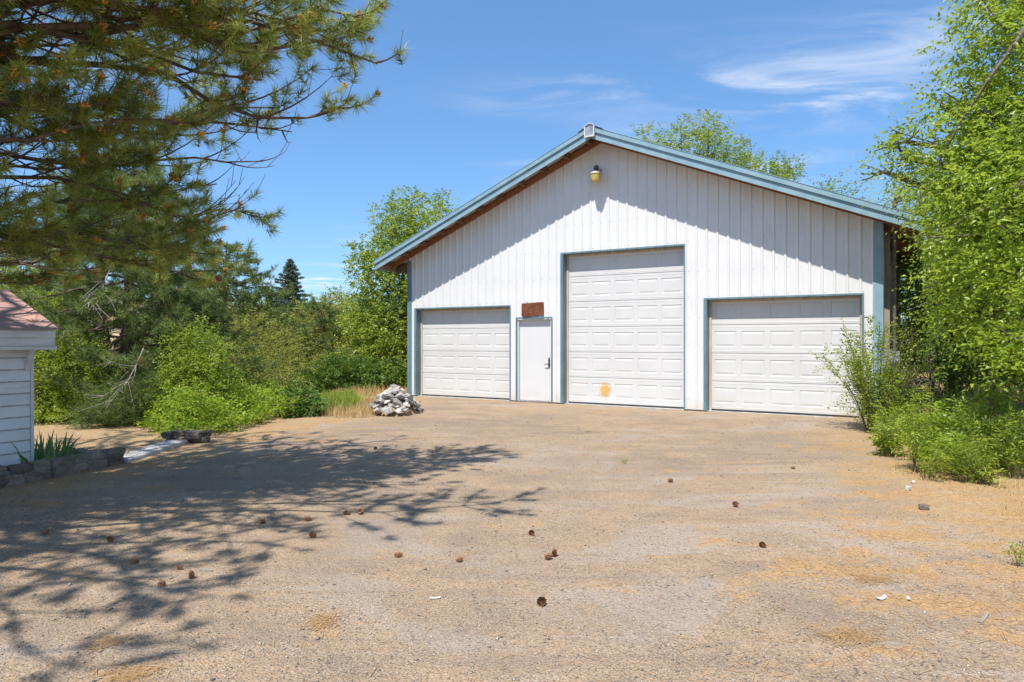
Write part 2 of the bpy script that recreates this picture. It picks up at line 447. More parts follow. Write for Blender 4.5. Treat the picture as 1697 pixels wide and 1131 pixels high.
def trim_mat():
    t = NT('faded_blue_trim'); v = t.coord('Object')
    col = t.mix(t.ramp(t.noise(v, 2.5, 5), 0.3, 0.7), (0.115,0.20,0.245), (0.155,0.255,0.305))
    col = t.mix(t.math('MULTIPLY', t.ramp(t.noise(v, 30, 4), 0.58, 0.75), 0.35), col, (0.36,0.44,0.46))
    return t.done(t.bsdf(col, 0.45, 0, 0.45))
M['trim'] = trim_mat()
M['trim_light'] = mat_plain('sky_blue_corner_trim', (0.22,0.35,0.415), (0.27,0.41,0.475), 3, 0.45)
M['jamb'] = mat_plain('raw_wood_stop', (0.46,0.35,0.26), (0.60,0.49,0.38), 8, 0.8, stretch=(1,1,0.2))
M['redwood'] = mat_plain('red_brown_lumber', (0.24,0.088,0.042), (0.38,0.155,0.075), 4, 0.8, bump=0.3, bscale=60, stretch=(6,0.5,6))
M['lumber_dark'] = mat_plain('weathered_purlin', (0.13,0.075,0.048), (0.24,0.14,0.09), 5, 0.85, stretch=(6,0.5,6))
M['roofin'] = mat_plain('bare_roof_underside', (0.42,0.40,0.40), (0.55,0.53,0.53), 3, 0.55)
M['galv'] = mat_plain('galvanised_steel', (0.33,0.33,0.34), (0.48,0.48,0.49), 8, 0.45, 0.6)
M['conduit'] = mat_plain('weathered_conduit', (0.12,0.10,0.09), (0.20,0.17,0.15), 8, 0.6, 0.2)
M['grey_wood'] = mat_plain('painted_side_boards', (0.26,0.22,0.17), (0.36,0.31,0.25), 4, 0.8, stretch=(1,1,0.3))
M['concrete'] = mat_plain('pale_concrete', (0.33,0.32,0.30), (0.47,0.455,0.43), 5, 0.9, bump=0.4, bscale=60)
M['black'] = mat_plain('dark_metal', (0.03,0.03,0.032), (0.07,0.07,0.072), 12, 0.5)

# openings: x0, x1, top
OPEN = [(S(690.5), S(845.5), 2.41), (S(857), S(915), 2.10), (S(933.5), S(1134.5), 3.64), (S(1171.5), S(1430), 2.43)]
def zbase(x):
    for a, b, t in OPEN:
        if a < x < b: return t
    return 0.03
# ribbed sheets, 0.914 m wide with a rib every 0.2286 m
RIB, PW = 0.2286, 0.9144
def sheets(parent, length, topf, basef, flip=None, opens=()):
    ns = int(math.ceil(length/PW))
    for i in range(ns):
        a, b = i*PW, min((i+1)*PW, length)
        xs = {a: None, b: None}
        k = 0
        prof = []
        while k*RIB < PW-1e-6:
            c = a+k*RIB+0.045
            for dx, h in ((-0.034,0),(-0.014,0.020),(0.014,0.020),(0.034,0)): prof.append((c+dx, h))
            for dx in (0.09, 0.135): prof += [(c+dx-0.012,0),(c+dx-0.006,0.003),(c+dx+0.006,0.003),(c+dx+0.012,0)]
            k += 1
        def hh(x):
            p = [(a,0)]+prof+[(a+PW,0)]
            for (x0,h0),(x1,h1) in zip(p, p[1:]):
                if x0 <= x <= x1: return h0+(h1-h0)*(x-x0)/max(1e-9, x1-x0)
            return 0
        cuts = sorted({a, b, *[p[0] for p in prof if a < p[0] < b], *[o for op in opens for o in op[:2] if a < o < b], *([length/2] if a < length/2 < b and flip is None else [])})
        v, f = [], []
        for x0, x1 in zip(cuts, cuts[1:]):
            if x1-x0 < 1e-5: continue
            z0 = basef((x0+x1)/2); n = len(v)
            e0, e1 = (0.004 if abs(x0-a) < 1e-6 else 0), 0
            v += [(x0,-hh(x0)-0.002*(i%2),z0),(x1,-hh(x1)-0.002*(i%2),z0),(x1,-hh(x1)-0.002*(i%2),topf(x1)),(x0,-hh(x0)-0.002*(i%2),topf(x0))]
            f.append((n,n+1,n+2,n+3))
        if flip is not None: v = [flip(*p) for p in v]
        o = MB(); o.v, o.f = v, f
        ob = o.build('siding_panel', M['siding'], parent)
        bm = bmesh.new(); bm.from_mesh(ob.data); bmesh.ops.remove_doubles(bm, verts=bm.verts[:], dist=1e-5); bm.to_mesh(ob.data); bm.free()
sheets(shop, W_, lambda x: soff(x)-0.003, zbase, None, OPEN)
# right side wall (local x = W_, running back) and left side
sheets(shop, DEEP, lambda x: soff(0)-0.02, lambda x: 0.05, lambda x, y, z: (W_-0.01-y, x+0.02, z))
sheets(shop, DEEP, lambda x: soff(0)-0.02, lambda x: 0.05, lambda x, y, z: (0.01+y, x+0.02, z))
b = MB(); b.prism_xz([(0,0.05),(W_,0.05),(W_,soff(W_)),(W_/2,soff(W_/2)),(0,soff(0))], DEEP+0.01, DEEP+0.03)
b.build('back_wall', M['siding'], shop)
b = MB(); b.box(-0.02, W_+0.02, 0.03, DEEP, -0.25, 0.012); b.build('foundation_slab', M['concrete'], shop)
# screws: rows on the girts
b = MB()
for zrow in [0.25, 0.85, 1.45, 2.05, 2.50, 3.05, 3.72, 4.32, 4.92, 5.52]:
    for i in range(int(W_/RIB)):
        x = i*RIB+0.045+0.052
        if zrow < soff(x)-0.15 and not any(a-0.05 < x < bb+0.05 and zrow < tt+0.05 for a, bb, tt in OPEN):
            z = zrow+rnd.uniform(-0.012, 0.012); r = 0.0085
            vs = [(x+r*math.cos(k*math.pi/3), -0.006, z+r*math.sin(k*math.pi/3)) for k in range(6)]
            b.add(vs+[(p[0], 0.001, p[2]) for p in vs], [tuple(range(6))]+[(k, (k+1)%6, 6+(k+1)%6, 6+k) for k in range(6)])
tag(b.build('screws', M['galv'], shop), kind='stuff')
# corner trims
for x0, x1, m in ((-0.012, 0.115, 'trim'), (W_-0.155, W_+0.012, 'trim_light')):
    b = MB(); b.box(x0, x1, -0.030, -0.0245, 0.03, soff(min(max(x0,0),W_))-0.05)
    if x0 < 1: b.box(x0-0.006, x0, -0.03, 0.14, 0.03, soff(0)-0.05)
    else: b.box(x1, x1+0.006, -0.03, 0.14, 0.03, soff(0)-0.05)
    b.build('corner_trim', M[m], shop)

# doors
def stain_mat():
    t = NT('white_door_paint_with_rust_stain'); v = t.coord('Object')
    col = t.mix(t.ramp(t.noise(v, 1.4, 4), 0.3, 0.7), (0.63,0.622,0.61), (0.67,0.662,0.65))
    sx = t.n.new('ShaderNodeSeparateXYZ'); t.l.new(v, sx.inputs[0])
    def blob(cx, cz, rx, rz):
        dx = t.math('DIVIDE', t.math('SUBTRACT', sx.outputs[0], cx), rx); dz = t.math('DIVIDE', t.math('SUBTRACT', sx.outputs[2], cz), rz)
        return t.math('SQRT', t.math('ADD', t.math('MULTIPLY', dx, dx), t.math('MULTIPLY', dz, dz)))
    nz = t.math('MULTIPLY', t.math('SUBTRACT', t.noise(v, 9, 5, 0.65), 0.5), 0.9)
    m1 = t.ramp(t.math('ADD', blob(1.02, 0.36, 0.20, 0.27), nz), 1.0, 0.25)
    col = t.mix(t.math('MULTIPLY', m1, 0.9), col, t.mix(t.ramp(t.noise(v, 14, 4), 0.4, 0.65), (0.72,0.42,0.07), (0.58,0.27,0.05)))
    m2 = t.ramp(t.math('ADD', blob(0.38, 0.42, 0.16, 0.22), nz), 1.0, 0.3)
    col = t.mix(t.math('MULTIPLY', m2, 0.16), col, (0.70,0.50,0.36))
    return t.done(t.bsdf(col, 0.45, 0, 0.4))
M['doorstain'] = stain_mat()
def garage_door(a, b_, top, rows, label, stain=False):
    w, rec, z0 = b_-a, 0.19, 0.045
    d = empty('garage_door'); d.parent = shop; d.location = (a, rec, 0); d['label'] = label
    H = top+0.06-z0; sh = H/rows; x0, x1 = 0.055, w-0.055; pw = (x1-x0)/5
    mm = M['doorstain'] if stain else M['doorpaint']
    for r in range(rows):
        zb, zt = z0+r*sh+0.002, z0+(r+1)*sh-0.002
        s = MB(); holes = []
        for k in range(5):
            holes.append((x0+k*pw+pw*0.095, x0+(k+1)*pw-pw*0.095, zb+sh*0.22, zt-sh*0.22))
        zl, zh = holes[0][2], holes[0][3]
        def q(xa, xb, za, zb_): s.add([(xa,0,za),(xb,0,za),(xb,0,zb_),(xa,0,zb_)], [(0,1,2,3)])
        e = 0.007
        q(x0, x1, zb+e, zl); q(x0, x1, zh, zt-e)
        edges = [x0]+[v for h in holes for v in h[:2]]+[x1]
        for k in range(0, len(edges), 2): q(edges[k], edges[k+1], zl, zh)
        # rolled lips into the joint, a shallow crease across the section, and the back
        s.add([(x0,0,zt-e),(x1,0,zt-e),(x1,0.016,zt),(x0,0.016,zt)], [(0,1,2,3)])
        s.add([(x0,0,zb+e),(x1,0,zb+e),(x1,0.016,zb),(x0,0.016,zb)], [(3,2,1,0)])
        s.add([(x0,0.045,zb),(x1,0.045,zb),(x1,0.045,zt),(x0,0.045,zt)], [(3,2,1,0)])
        s.add([(x0,0.016,zt),(x1,0.016,zt),(x1,0.045,zt),(x0,0.045,zt)], [(0,1,2,3)])
        s.add([(x0,0.016,zb),(x1,0.016,zb),(x1,0.045,zb),(x0,0.045,zb)], [(0,3,2,1)])
        for zc_ in (zb+sh*0.075, zt-sh*0.075):
            s.add([(x0,-0.0005,zc_-0.006),(x1,-0.0005,zc_-0.006),(x1,-0.004,zc_),(x0,-0.004,zc_),(x1,-0.0005,zc_+0.006),(x0,-0.0005,zc_+0.006)], [(0,1,2,3),(3,2,4,5)])
        o = s.build('door_section', mm, d)
        for (ha, hb, za, zb2) in holes:
            p = MB(); rings = []
            for ins, dep in ((0,0),(0.011,0.008),(0.022,0.008),(0.058,0.001)):
                rings.append([(ha+ins,dep,za+ins),(hb-ins,dep,za+ins),(hb-ins,dep,zb2-ins),(ha+ins,dep,zb2-ins)])
            p.v = [v for rg in rings for v in rg]
            for i in range(3):
                for k in range(4): p.f.append((i*4+k, i*4+(k+1)%4, i*4+4+(k+1)%4, i*4+4+k))
            p.f.append((12,13,14,15))
            p.build('raised_panel', mm, d)
    # bottom seal, wooden stops, blue wrapped jambs and header
    m = MB(); m.box(x0, x1, 0.004, 0.04, 0.014, z0); m.build('bottom_seal', M['black'], d)
    for xa, xb in ((0.012, 0.064), (w-0.064, w-0.012)):
        m = MB(); m.box(xa, xb, -0.022, -0.004, 0.012, top-0.002); m.build('door_stop', M['jamb'], d)
    m = MB(); m.box(0.066, w-0.066, -0.022, -0.004, top-0.055, top-0.004); m.build('door_stop', M['jamb'], d)
    t = 0.010
    for xa, xb in ((0.0, t), (w-t, w)):
        m = MB(); m.box(xa, xb, -rec-0.012, -0.024, 0.012, top-t); m.build('jamb_trim', M['trim'], d)
    m = MB(); m.box(0, w, -rec-0.012, -0.024, top-t, top); m.build('header_trim', M['trim'], d)
    for xa, xb, za, zb in ((-0.062, -0.001, 0.02, top+0.03), (w+0.001, w+0.026, 0.02, top+0.03), (-0.0005, w+0.0005, top+0.001, top+0.030)):
        m = MB(); m.box(xa, xb, -rec-0.030, -rec-0.0225, za, zb); m.build('face_trim', M['trim'], d)
    return d
garage_door(*OPEN[0], 4, 'white panelled garage door at the left, four sections high')
garage_door(*OPEN[2], 6, 'tall white panelled garage door with orange stain, six sections high', True)
garage_door(*OPEN[3], 4, 'white panelled garage door at the right, partly behind the bush')
# entry door
a, b_, top = OPEN[1]; w = b_-a
d = empty('entry_door'); d.parent = shop; d.location = (a, 0.075, 0); d['label'] = 'plain white entry door under the rusty sign'
m = MB(); m.box(0.045, w-0.045, 0, 0.044, 0.045, top-0.05); m.build('door_leaf', M['mandoor'], d, bevel=0.003)
for xa, xb, za, zb in ((0.012,0.0425,0.012,top-0.012),(w-0.0425,w-0.012,0.012,top-0.012),(0.043,w-0.043,top-0.047,top-0.012)):
    m = MB(); m.box(xa, xb, -0.07, 0.05, za, zb); m.build('door_frame', M['siding'], d)
for xa, xb, za, zb in ((-0.022,0.011,0.02,top+0.024),(w-0.011,w+0.022,0.02,top+0.024),(0.0112,w-0.0112,top-0.011,top+0.024)):
    m = MB(); m.box(xa, xb, -0.105, -0.0985, za, zb); m.build('face_trim', M['trim'], d)
m = MB(); m.box(0.02, w-0.02, -0.09, 0.05, 0.013, 0.04); m.build('threshold', M['galv'], d)
hx, hz = w-0.115, 0.96
m = MB()
for zc_ in (hz, hz+0.10):
    m.tube([(hx, 0.0, zc_), (hx, -0.016, zc_)], 0.031 if zc_ == hz else 0.028, 14)
m.tube([(hx, -0.012, hz), (hx, -0.055, hz)], 0.012, 10)
m.tube([(hx, -0.052, hz+0.005), (hx-0.03, -0.055, hz), (hx-0.115, -0.05, hz-0.004)], [0.012,0.011,0.008], 8)
m.tube([(hx, -0.012, hz+0.10), (hx, -0.03, hz+0.10)], 0.02, 10)
m.box(hx-0.02, hx+0.02, -0.006, -0.0005, hz-0.1, hz+0.16)
m.build('door_handle', M['black'], d)

# roof
RT = 0.045
for side in (-1, 1):
    def rx(u): return W_/2+side*u                # u metres from the ridge
    U = W_/2+EV
    top0 = 6.19+0.175                            # sheet underside at the ridge
    # ribbed roof sheets, each 0.914 m wide along the ridge direction
    nsh = int(round((DEEP+2*OV)/PW))
    for i in range(nsh):
        y0 = -OV-0.03+i*(DEEP+2*OV+0.06)/nsh; y1 = -OV-0.03+(i+1)*(DEEP+2*OV+0.06)/nsh
        st = (y1-y0)/4; ys = []
        for k in range(4):
            c = y0+k*st+0.04
            ys += [(c-0.034,0),(c-0.014,0.02),(c+0.014,0.02),(c+0.034,0)]
        ys = [(y0,0)]+ys+[(y1,0)]
        v, f = [], []
        for y, h in ys:
            v += [(rx(0.0), y, top0+h+0.001*(i%2)), (rx(U+0.04), y, top0-PITCH*(U+0.04)+h+0.001*(i%2))]
        for k in range(len(ys)-1): f.append((2*k, 2*k+1, 2*k+3, 2*k+2))
        o = MB(); o.v, o.f = v, f
        ob = o.build('roof_sheet', M['roofin'] , shop)
        ob.data.materials[0] = M['trim'] if False else M['roofin']
    # rake: fascia board face plus folded metal trim above
    for nm, off0, off1, ya, yb, mt in (('rake_fascia', -0.045, 0.118, -OV-0.020, -OV+0.002, 'trim_light'), ('rake_trim', 0.112, 0.215, -OV-0.052, -OV-0.024, 'trim_light'), ('barge_rafter', -0.03, 0.14, -OV+0.004, -OV+0.042, 'redwood'), ('wall_rafter', -0.012, 0.125, -0.066, -0.026, 'redwood')):
        ue = U+0.03 if 'rake' in nm else U
        poly = [(rx(0), 6.19+off0), (rx(ue), 6.19+off0-PITCH*ue), (rx(ue), 6.19+off1-PITCH*ue), (rx(0), 6.19+off1)]
        m = MB(); m.prism_xz(poly, ya, yb); m.build(nm, M[mt], shop)
    m = MB(); m.prism_xz([(rx(0), 6.19+0.2155), (rx(U+0.03), 6.19+0.2155-PITCH*(U+0.03)), (rx(U+0.03), 6.19+0.224-PITCH*(U+0.03)), (rx(0), 6.19+0.224)], -OV-0.06, -OV+0.16)
    m.build('rake_cap', M['trim_light'], shop)
    # purlins running out over the gable
    n = 11
    for k in range(n):
        u = 0.20+k*(U-0.30)/(n-1)
        z = 6.19+0.168-PITCH*u
        if u < W_/2+0.05: y1 = 0.0 - 0.0
        m = MB(); hw = 0.022
        poly = [(rx(u-hw), z+PITCH*hw-0.003), (rx(u+hw), z-PITCH*hw-0.003), (rx(u+hw-0.0), z-PITCH*hw-0.137), (rx(u-hw), z+PITCH*hw-0.137)]
        m.prism_xz(poly, -OV+0.044, DEEP+OV-0.05 if u > W_/2 else 0.4); m.build('purlin', M['lumber_dark'], shop)
    # rafter tails and fascia at the eave
    for k in range(9):
        y = 0.15+k*(DEEP-0.3)/8
        poly = [(rx(W_/2-0.3), 6.19-0.004-PITCH*(W_/2-0.3)), (rx(U-0.05), 6.19-0.004-PITCH*(U-0.05)), (rx(U-0.05), 6.19-0.13-PITCH*(U-0.05)), (rx(W_/2-0.3), 6.19-0.16-PITCH*(W_/2-0.3))]
        m = MB(); m.prism_xz(poly, y, y+0.045); m.build('rafter_tail', M['lumber_dark'], shop)
    m = MB(); ze = 6.19-PITCH*U
    m.box(min(rx(U-0.045), rx(U-0.01)), max(rx(U-0.045), rx(U-0.01)), -OV+0.05, DEEP+OV-0.05, ze-0.05, ze+0.15); m.build('eave_fascia', M['grey_wood'], shop)
    gxs = sorted((rx(U+0.005), rx(U+0.012)))
# ridge cap with open end and pale rim
m = MB(); zt = 6.19+0.19
prof = [(-0.30, zt-0.123+0.052), (-0.085, zt-0.035+0.06), (-0.085, zt+0.055), (0, zt+0.105), (0.085, zt+0.055), (0.085, zt-0.035+0.06), (0.30, zt-0.123+0.052)]
v = [(W_/2+x, -OV-0.075, z) for x, z in prof]+[(W_/2+x, DEEP+OV+0.05, z) for x, z in prof]
m.add(v, [(i, i+1, 8+i, 7+i) for i in range(6)]); m.build('ridge_cap', M['galv'], shop)
m = MB(); cx = W_/2
m.box(cx-0.125, cx-0.098, -OV-0.105, -OV-0.064, 6.155, 6.40); m.box(cx+0.098, cx+0.125, -OV-0.105, -OV-0.064, 6.155, 6.40)
m.box(cx-0.098, cx+0.098, -OV-0.105, -OV-0.064, 6.155, 6.185)
m.prism_xz([(cx-0.127,6.40),(cx,6.455),(cx+0.127,6.40),(cx+0.127,6.415),(cx,6.475),(cx-0.127,6.415)], -OV-0.108, -OV-0.062)
m.build('ridge_end_frame', M['doorpaint'], shop)
m = MB(); m.prism_xz([(cx-0.097,6.19),(cx+0.097,6.19),(cx+0.097,6.40),(cx,6.445),(cx-0.097,6.40)], -OV-0.085, -OV-0.063); m.build('ridge_end_plate', M['galv'], shop)
# side: posts, conduit mast with weatherhead and meter
for k, y in enumerate((0.19, 3.4, 6.6, 9.5)):
    m = MB(); m.box(W_+0.024, W_+0.12, y, y+0.12, 0.0, soff(W_)-0.17); m.build('side_post', M['grey_wood'], shop)
m = MB(); mx_, my_ = W_+0.20, 0.16
m.tube([(mx_, my_, 0.95), (mx_, my_, 4.14)], 0.030, 12)
for z in (1.6, 2.3, 3.0, 3.5): m.box(mx_-0.09, mx_+0.02, my_-0.036, my_+0.036, z, z+0.03)
mast = m.build('service_mast', M['conduit'], shop)
m = MB(); m.tube([(mx_, my_, 4.12), (mx_, my_, 4.22), (mx_+0.03, my_-0.01, 4.28), (mx_+0.07, my_-0.03, 4.27), (mx_+0.10, my_-0.04, 4.20)], [0.045,0.055,0.06,0.06,0.045], 12)
m.build('weatherhead', M['conduit'], mast)
m = MB(); m.box(mx_-0.105, mx_+0.09, my_-0.07, my_+0.06, 0.95, 1.34); m.tube([(mx_, my_-0.07, 1.19), (mx_, my_-0.15, 1.19)], 0.075, 18); m.build('meter_box', M['galv'], mast)

# barn light on the gable
lamp = empty('barn_light', shop.matrix_world @ Vector((0,0,0)))
lamp.location = (0,0,0)
def shop_w(x, y, z):
    c, s_ = 0.859, -0.512
    return (-2.886+c*x-s_*y, 19.03+s_*x+c*y, z)
lx = W_/2-0.03
lamp.location = shop_w(lx, -0.022, 5.50); lamp.rotation_euler = (0,0,math.atan2(-0.512,0.859))
tag(lamp, 'yellowed barn light hanging on the gable below the roof peak', 'lamp')
m = MB(); m.box(-0.05, 0.05, -0.02, 0.0, -0.05, 0.07); m.tube([(0,-0.01,0.02),(0,-0.10,0.09),(0,-0.19,0.10),(0,-0.23,0.05)], [0.032,0.034,0.036,0.05], 12)
m.build('bracket', M['galv'], lamp)
m = MB(); m.lathe([(0.0,0.085),(0.05,0.085),(0.058,0.06),(0.058,-0.01),(0.07,-0.03),(0.0,-0.03)], 0, -0.23, 20); m.build('ballast_housing', M['black'], lamp, smooth=False)
m = MB(); m.lathe([(0.06,-0.02),(0.085,-0.035),(0.135,-0.075),(0.142,-0.10),(0.138,-0.10),(0.12,-0.08),(0.06,-0.03)], 0, -0.23, 28)
m.build('reflector', mat_plain('cream_enamel', (0.62,0.56,0.40),(0.70,0.64,0.48),6,0.4), lamp, smooth=True)
def amber():
    t = NT('yellowed_plastic'); v = t.coord('Object')
    col = t.mix(t.ramp(t.noise(v, 9, 3), 0.3, 0.7), (0.58,0.40,0.10), (0.66,0.50,0.20))
    return t.done(t.bsdf(col, 0.3, 0, 0.5))
prof = [(0.132,-0.098)]+[(0.134-0.028*(i/12)**1.5-(0.004 if i%2 else 0), -0.10-0.013*i) for i in range(13)]+[(0.085,-0.275),(0.0,-0.282)]
m = MB(); m.lathe(prof, 0, -0.23, 28); m.build('refractor', amber(), lamp, smooth=True)

# rusty sign over the entry door
def sign_mat():
    t = NT('rusted_sign_face'); v = t.coord('Object')
    col = t.mix(t.ramp(t.noise(v, 6, 6, 0.7), 0.35, 0.65), (0.11,0.034,0.018), (0.20,0.068,0.034))
    col = t.mix(t.math('MULTIPLY', t.ramp(t.noise(t.mapping(v, (1,1,8)), 5, 4), 0.5, 0.75), 0.5), col, (0.12,0.04,0.025))
    return t.done(t.bsdf(col, 0.75, 0, 0.3, t.bump(t.noise(v, 60, 4), 0.3, 0.004)))
sx0, sx1 = S(866), S(902)
sg = empty('rusty_sign', shop_w((sx0+sx1)/2, -0.022, 2.155)); sg.rotation_euler = (R(-3), R(-1.2), math.atan2(-0.512,0.859))
tag(sg, 'small rusty brown sign with faded lettering above the entry door', 'sign')
hw = (sx1-sx0)/2
m = MB(); m.prism_xz([(-hw,0.0),(-hw+0.06,-0.015),(hw,0.005),(hw,0.33),(-hw,0.32)], -0.03, -0.004); m.build('sign_board', sign_mat(), sg, bevel=0.003)
m = MB()                                          # flecks of worn yellow lettering
for (cx, cz, ww) in [(-0.14,0.085,0.10),(-0.01,0.085,0.13),(0.12,0.09,0.09),(0.20,0.075,0.08),(0.02,0.145,0.11),(0.15,0.15,0.07),(-0.02,0.215,0.06)]:
    n = int(ww/0.022)
    for k in range(n):
        x = cx-ww/2+k*0.022; 
        if rnd.random() < 0.25: continue
        h = rnd.uniform(0.010, 0.022); zz = cz+rnd.uniform(-0.008, 0.008); w2 = rnd.uniform(0.004, 0.012)
        m.add([(x,-0.0312,zz),(x+w2,-0.0312,zz+rnd.uniform(-.004,.004)),(x+w2*rnd.uniform(.3,1),-0.0312,zz+h),(x+rnd.uniform(0,.004),-0.0312,zz+h*rnd.uniform(.6,1))], [(0,1,2,3)])
m.build('faded_lettering', mat_plain('worn_yellow_paint', (0.42,0.27,0.12),(0.58,0.43,0.22),30,0.8), sg)
m = MB()
for x in (-hw*0.5, hw*0.45): m.box(x-0.012, x+0.012, -0.012, 0.006, 0.30, 0.35)
m.build('hanger_clip', M['galv'], sg)

# ------------------------------------------------------------------ plants: generators
def unit(v): return v/np.maximum(1e-9, np.linalg.norm(v, axis=-1, keepdims=True))
def leaves_mesh(name, P, D, N, Ln, Wd, mat, parent, base, tint, fold=0.25, curl=0.15):
    """diamond leaves folded on the midrib: P base points, D directions, N face normals"""
    n = len(P); D = unit(D); B = unit(np.cross(D, N)); N = np.cross(B, D)
    Ln, Wd = Ln[:,None], Wd[:,None]
    v = np.empty((n, 4, 3), np.float32)
    v[:,0] = P
    mid = P+D*Ln*0.45
    v[:,1] = mid+B*Wd*0.5+N*Wd*fold
    v[:,2] = P+D*Ln-N*Ln*curl
    v[:,3] = mid-B*Wd*0.5+N*Wd*fold
    v -= np.asarray(base, np.float32)
    i = (np.arange(n)*4)[:,None]
    f = np.concatenate([i+np.array([[0,1,2]]), i+np.array([[0,2,3]])], 0)
    return mesh_np(name, v.reshape(-1,3), f, mat, parent, tint=np.repeat(tint, 4))
def randdir(n):
    v = rng.normal(size=(n,3)); return unit(v)
def twig_leaves(P, D, L, nl, leaf, wfac, droop=0.25, spread=1.0):
    """leaves set alternately along twigs: returns arrays for leaves_mesh"""
    n = len(P); t = (np.arange(nl)+0.5)/nl
    D = unit(D); side = unit(np.cross(D, np.array([0,0,1.0])+0.25*rng.normal(size=(n,3))))
    up = unit(np.cross(side, D))
    pos = P[:,None]+D[:,None]*(L[:,None]*t)[...,None]
    pos[...,2] -= droop*(L[:,None]*t**2)
    sgn = np.where(np.arange(nl)%2 == 0, 1.0, -1.0)[None,:,None]
    ld = D[:,None]*0.55+side[:,None]*sgn*spread*0.8+rng.normal(size=(n,nl,3))*0.28
    ld[...,2] -= droop*0.5
    ln = up[:,None]+rng.normal(size=(n,nl,3))*0.38
    s = leaf*(0.45+0.8*rng.random((n,nl)))*(1-0.3*t)[None]
    pos = pos+rng.normal(size=pos.shape)*0.006
    return pos.reshape(-1,3), ld.reshape(-1,3), ln.reshape(-1,3), s.ravel(), (s*wfac*(0.85+0.3*rng.random(s.shape))).ravel()
def tubes_np(name, lines, mat, parent, base, sides=4):
    """many polylines [(pts (k,3), r0, r1)] as one mesh"""
    V, Fc, o = [], [], 0
    an = np.arange(sides)*2*math.pi/sides; ca, sa = np.cos(an), np.sin(an)
    for pts, r0, r1 in lines:
        pts = np.asarray(pts, float); k = len(pts)
        t = np.gradient(pts, axis=0); t = unit(t)
        ref = np.array([0,0,1.0]) if abs(t[:,2]).mean() < 0.8 else np.array([1.0,0,0])
        a = unit(np.cross(t, ref)); c = np.cross(t, a)
        r = np.linspace(r0, r1, k)[:,None,None]
        ring = pts[:,None]+r*(a[:,None]*ca[None,:,None]+c[:,None]*sa[None,:,None])
        V.append(ring.reshape(-1,3)-np.asarray(base))
        i = np.arange(k-1)[:,None]*sides; j = np.arange(sides)[None]; j2 = (j+1)%sides
        Fc.append(np.stack([i+j, i+j2, i+sides+j2, i+sides+j], -1).reshape(-1,4)+o); o += k*sides
    return mesh_np(name, np.concatenate(V), np.concatenate(Fc), mat, parent, smooth=True)
def bez(a, b, c, n):
    t = np.linspace(0,1,n)[:,None]; return (1-t)**2*a+2*t*(1-t)*b+t*t*c
def Lb(px, py, rpx, Y, f=1.0, g=1.0):                 # crown lobe seen at px,py with radius rpx at depth Y
    p = PX(px, py, Y); r = rpx/F*Y; return (p[0], p[1], p[2], r, r*f, r*g)

def broadleaf(name, label, cat, base, trunk_h, trunk_r, lobes, ntw, leaf, mat, nl=9, twl=0.45, wfac=0.5, droop=0.3, group=None, bark='bark_grey', outward=0.9, rough=0.28, shell=2.4, tubes=True, limbs=()):
    base = np.array(base, float); root = tag(empty(name, base), label, cat, group)
    top = base+np.array([0,0,trunk_h])
    tr = [(np.array([base+np.array([0,0,-0.1]), base+(top-base)*0.5+rng.normal(size=3)*np.array([.04,.04,0])*trunk_h*0.4, top]), trunk_r*1.25, trunk_r*0.75)]
    tubes_np('trunk', tr, M[bark], root, base, 10)
    lines = [(np.asarray(l[0]), l[1], l[2]) for l in limbs]
    vol = np.array([l[3]*l[4]*l[5] for l in lobes])**0.72; share = vol/vol.sum()
    PP, DD, LL = [], [], []
    for l, sh in zip(lobes, share):
        c, r = np.array(l[:3]), np.array(l[3:6])
        n = max(6, int(ntw*sh)); u = randdir(n)
        bump = 1+rough*(fbm2(u[:,0]*2.2+c[0]*3+10, u[:,2]*2.2+u[:,1]*1.7+c[2]*5+10, 5, 3)-0.5)*2.6
        rad = rng.random(n)**(1/shell)*bump
        p = c+u*r*rad[:,None]
        p[:,2] = np.maximum(p[:,2], base[2]+0.12)
        d = unit((p-c)/np.maximum(r,1e-3))*outward+rng.normal(size=(n,3))*0.5; d[:,2] += 0.15
        PP.append(p); DD.append(d); LL.append(twl*(0.5+0.9*rng.random(n)))
        start = base+(top-base)*rng.uniform(0.45, 1.0)
        mid = (start+c)/2+np.array([0,0,0.25*np.linalg.norm(c-start)*0.4])
        cur = bez(start, mid, c, 7); lines.append((cur, trunk_r*0.5, trunk_r*0.18))
        if tubes:
            for k in rng.choice(n, min(22, max(3, n//28)), replace=False):
                s0 = cur[rng.integers(3,7)]
                lines.append((bez(s0, (s0+p[k])/2+rng.normal(size=3)*0.12*r.mean(), p[k]+unit(d[k])*twl*0.5, 5), trunk_r*0.13, trunk_r*0.03+0.002))
    P, D, L = np.concatenate(PP), np.concatenate(DD), np.concatenate(LL)
    tubes_np('branches', lines, M[bark], root, base, 5)
    pos, ld, ln, s, w = twig_leaves(P, D, L, nl, leaf, wfac, droop)
    tint = np.clip(0.45+0.22*rng.normal(size=len(P)), 0, 1).repeat(nl)*0.7+0.3*rng.random(len(pos))
    leaves_mesh('crown', pos, ld, ln, s, w, mat, root, base, tint)['kind'] = 'stuff'
    return root

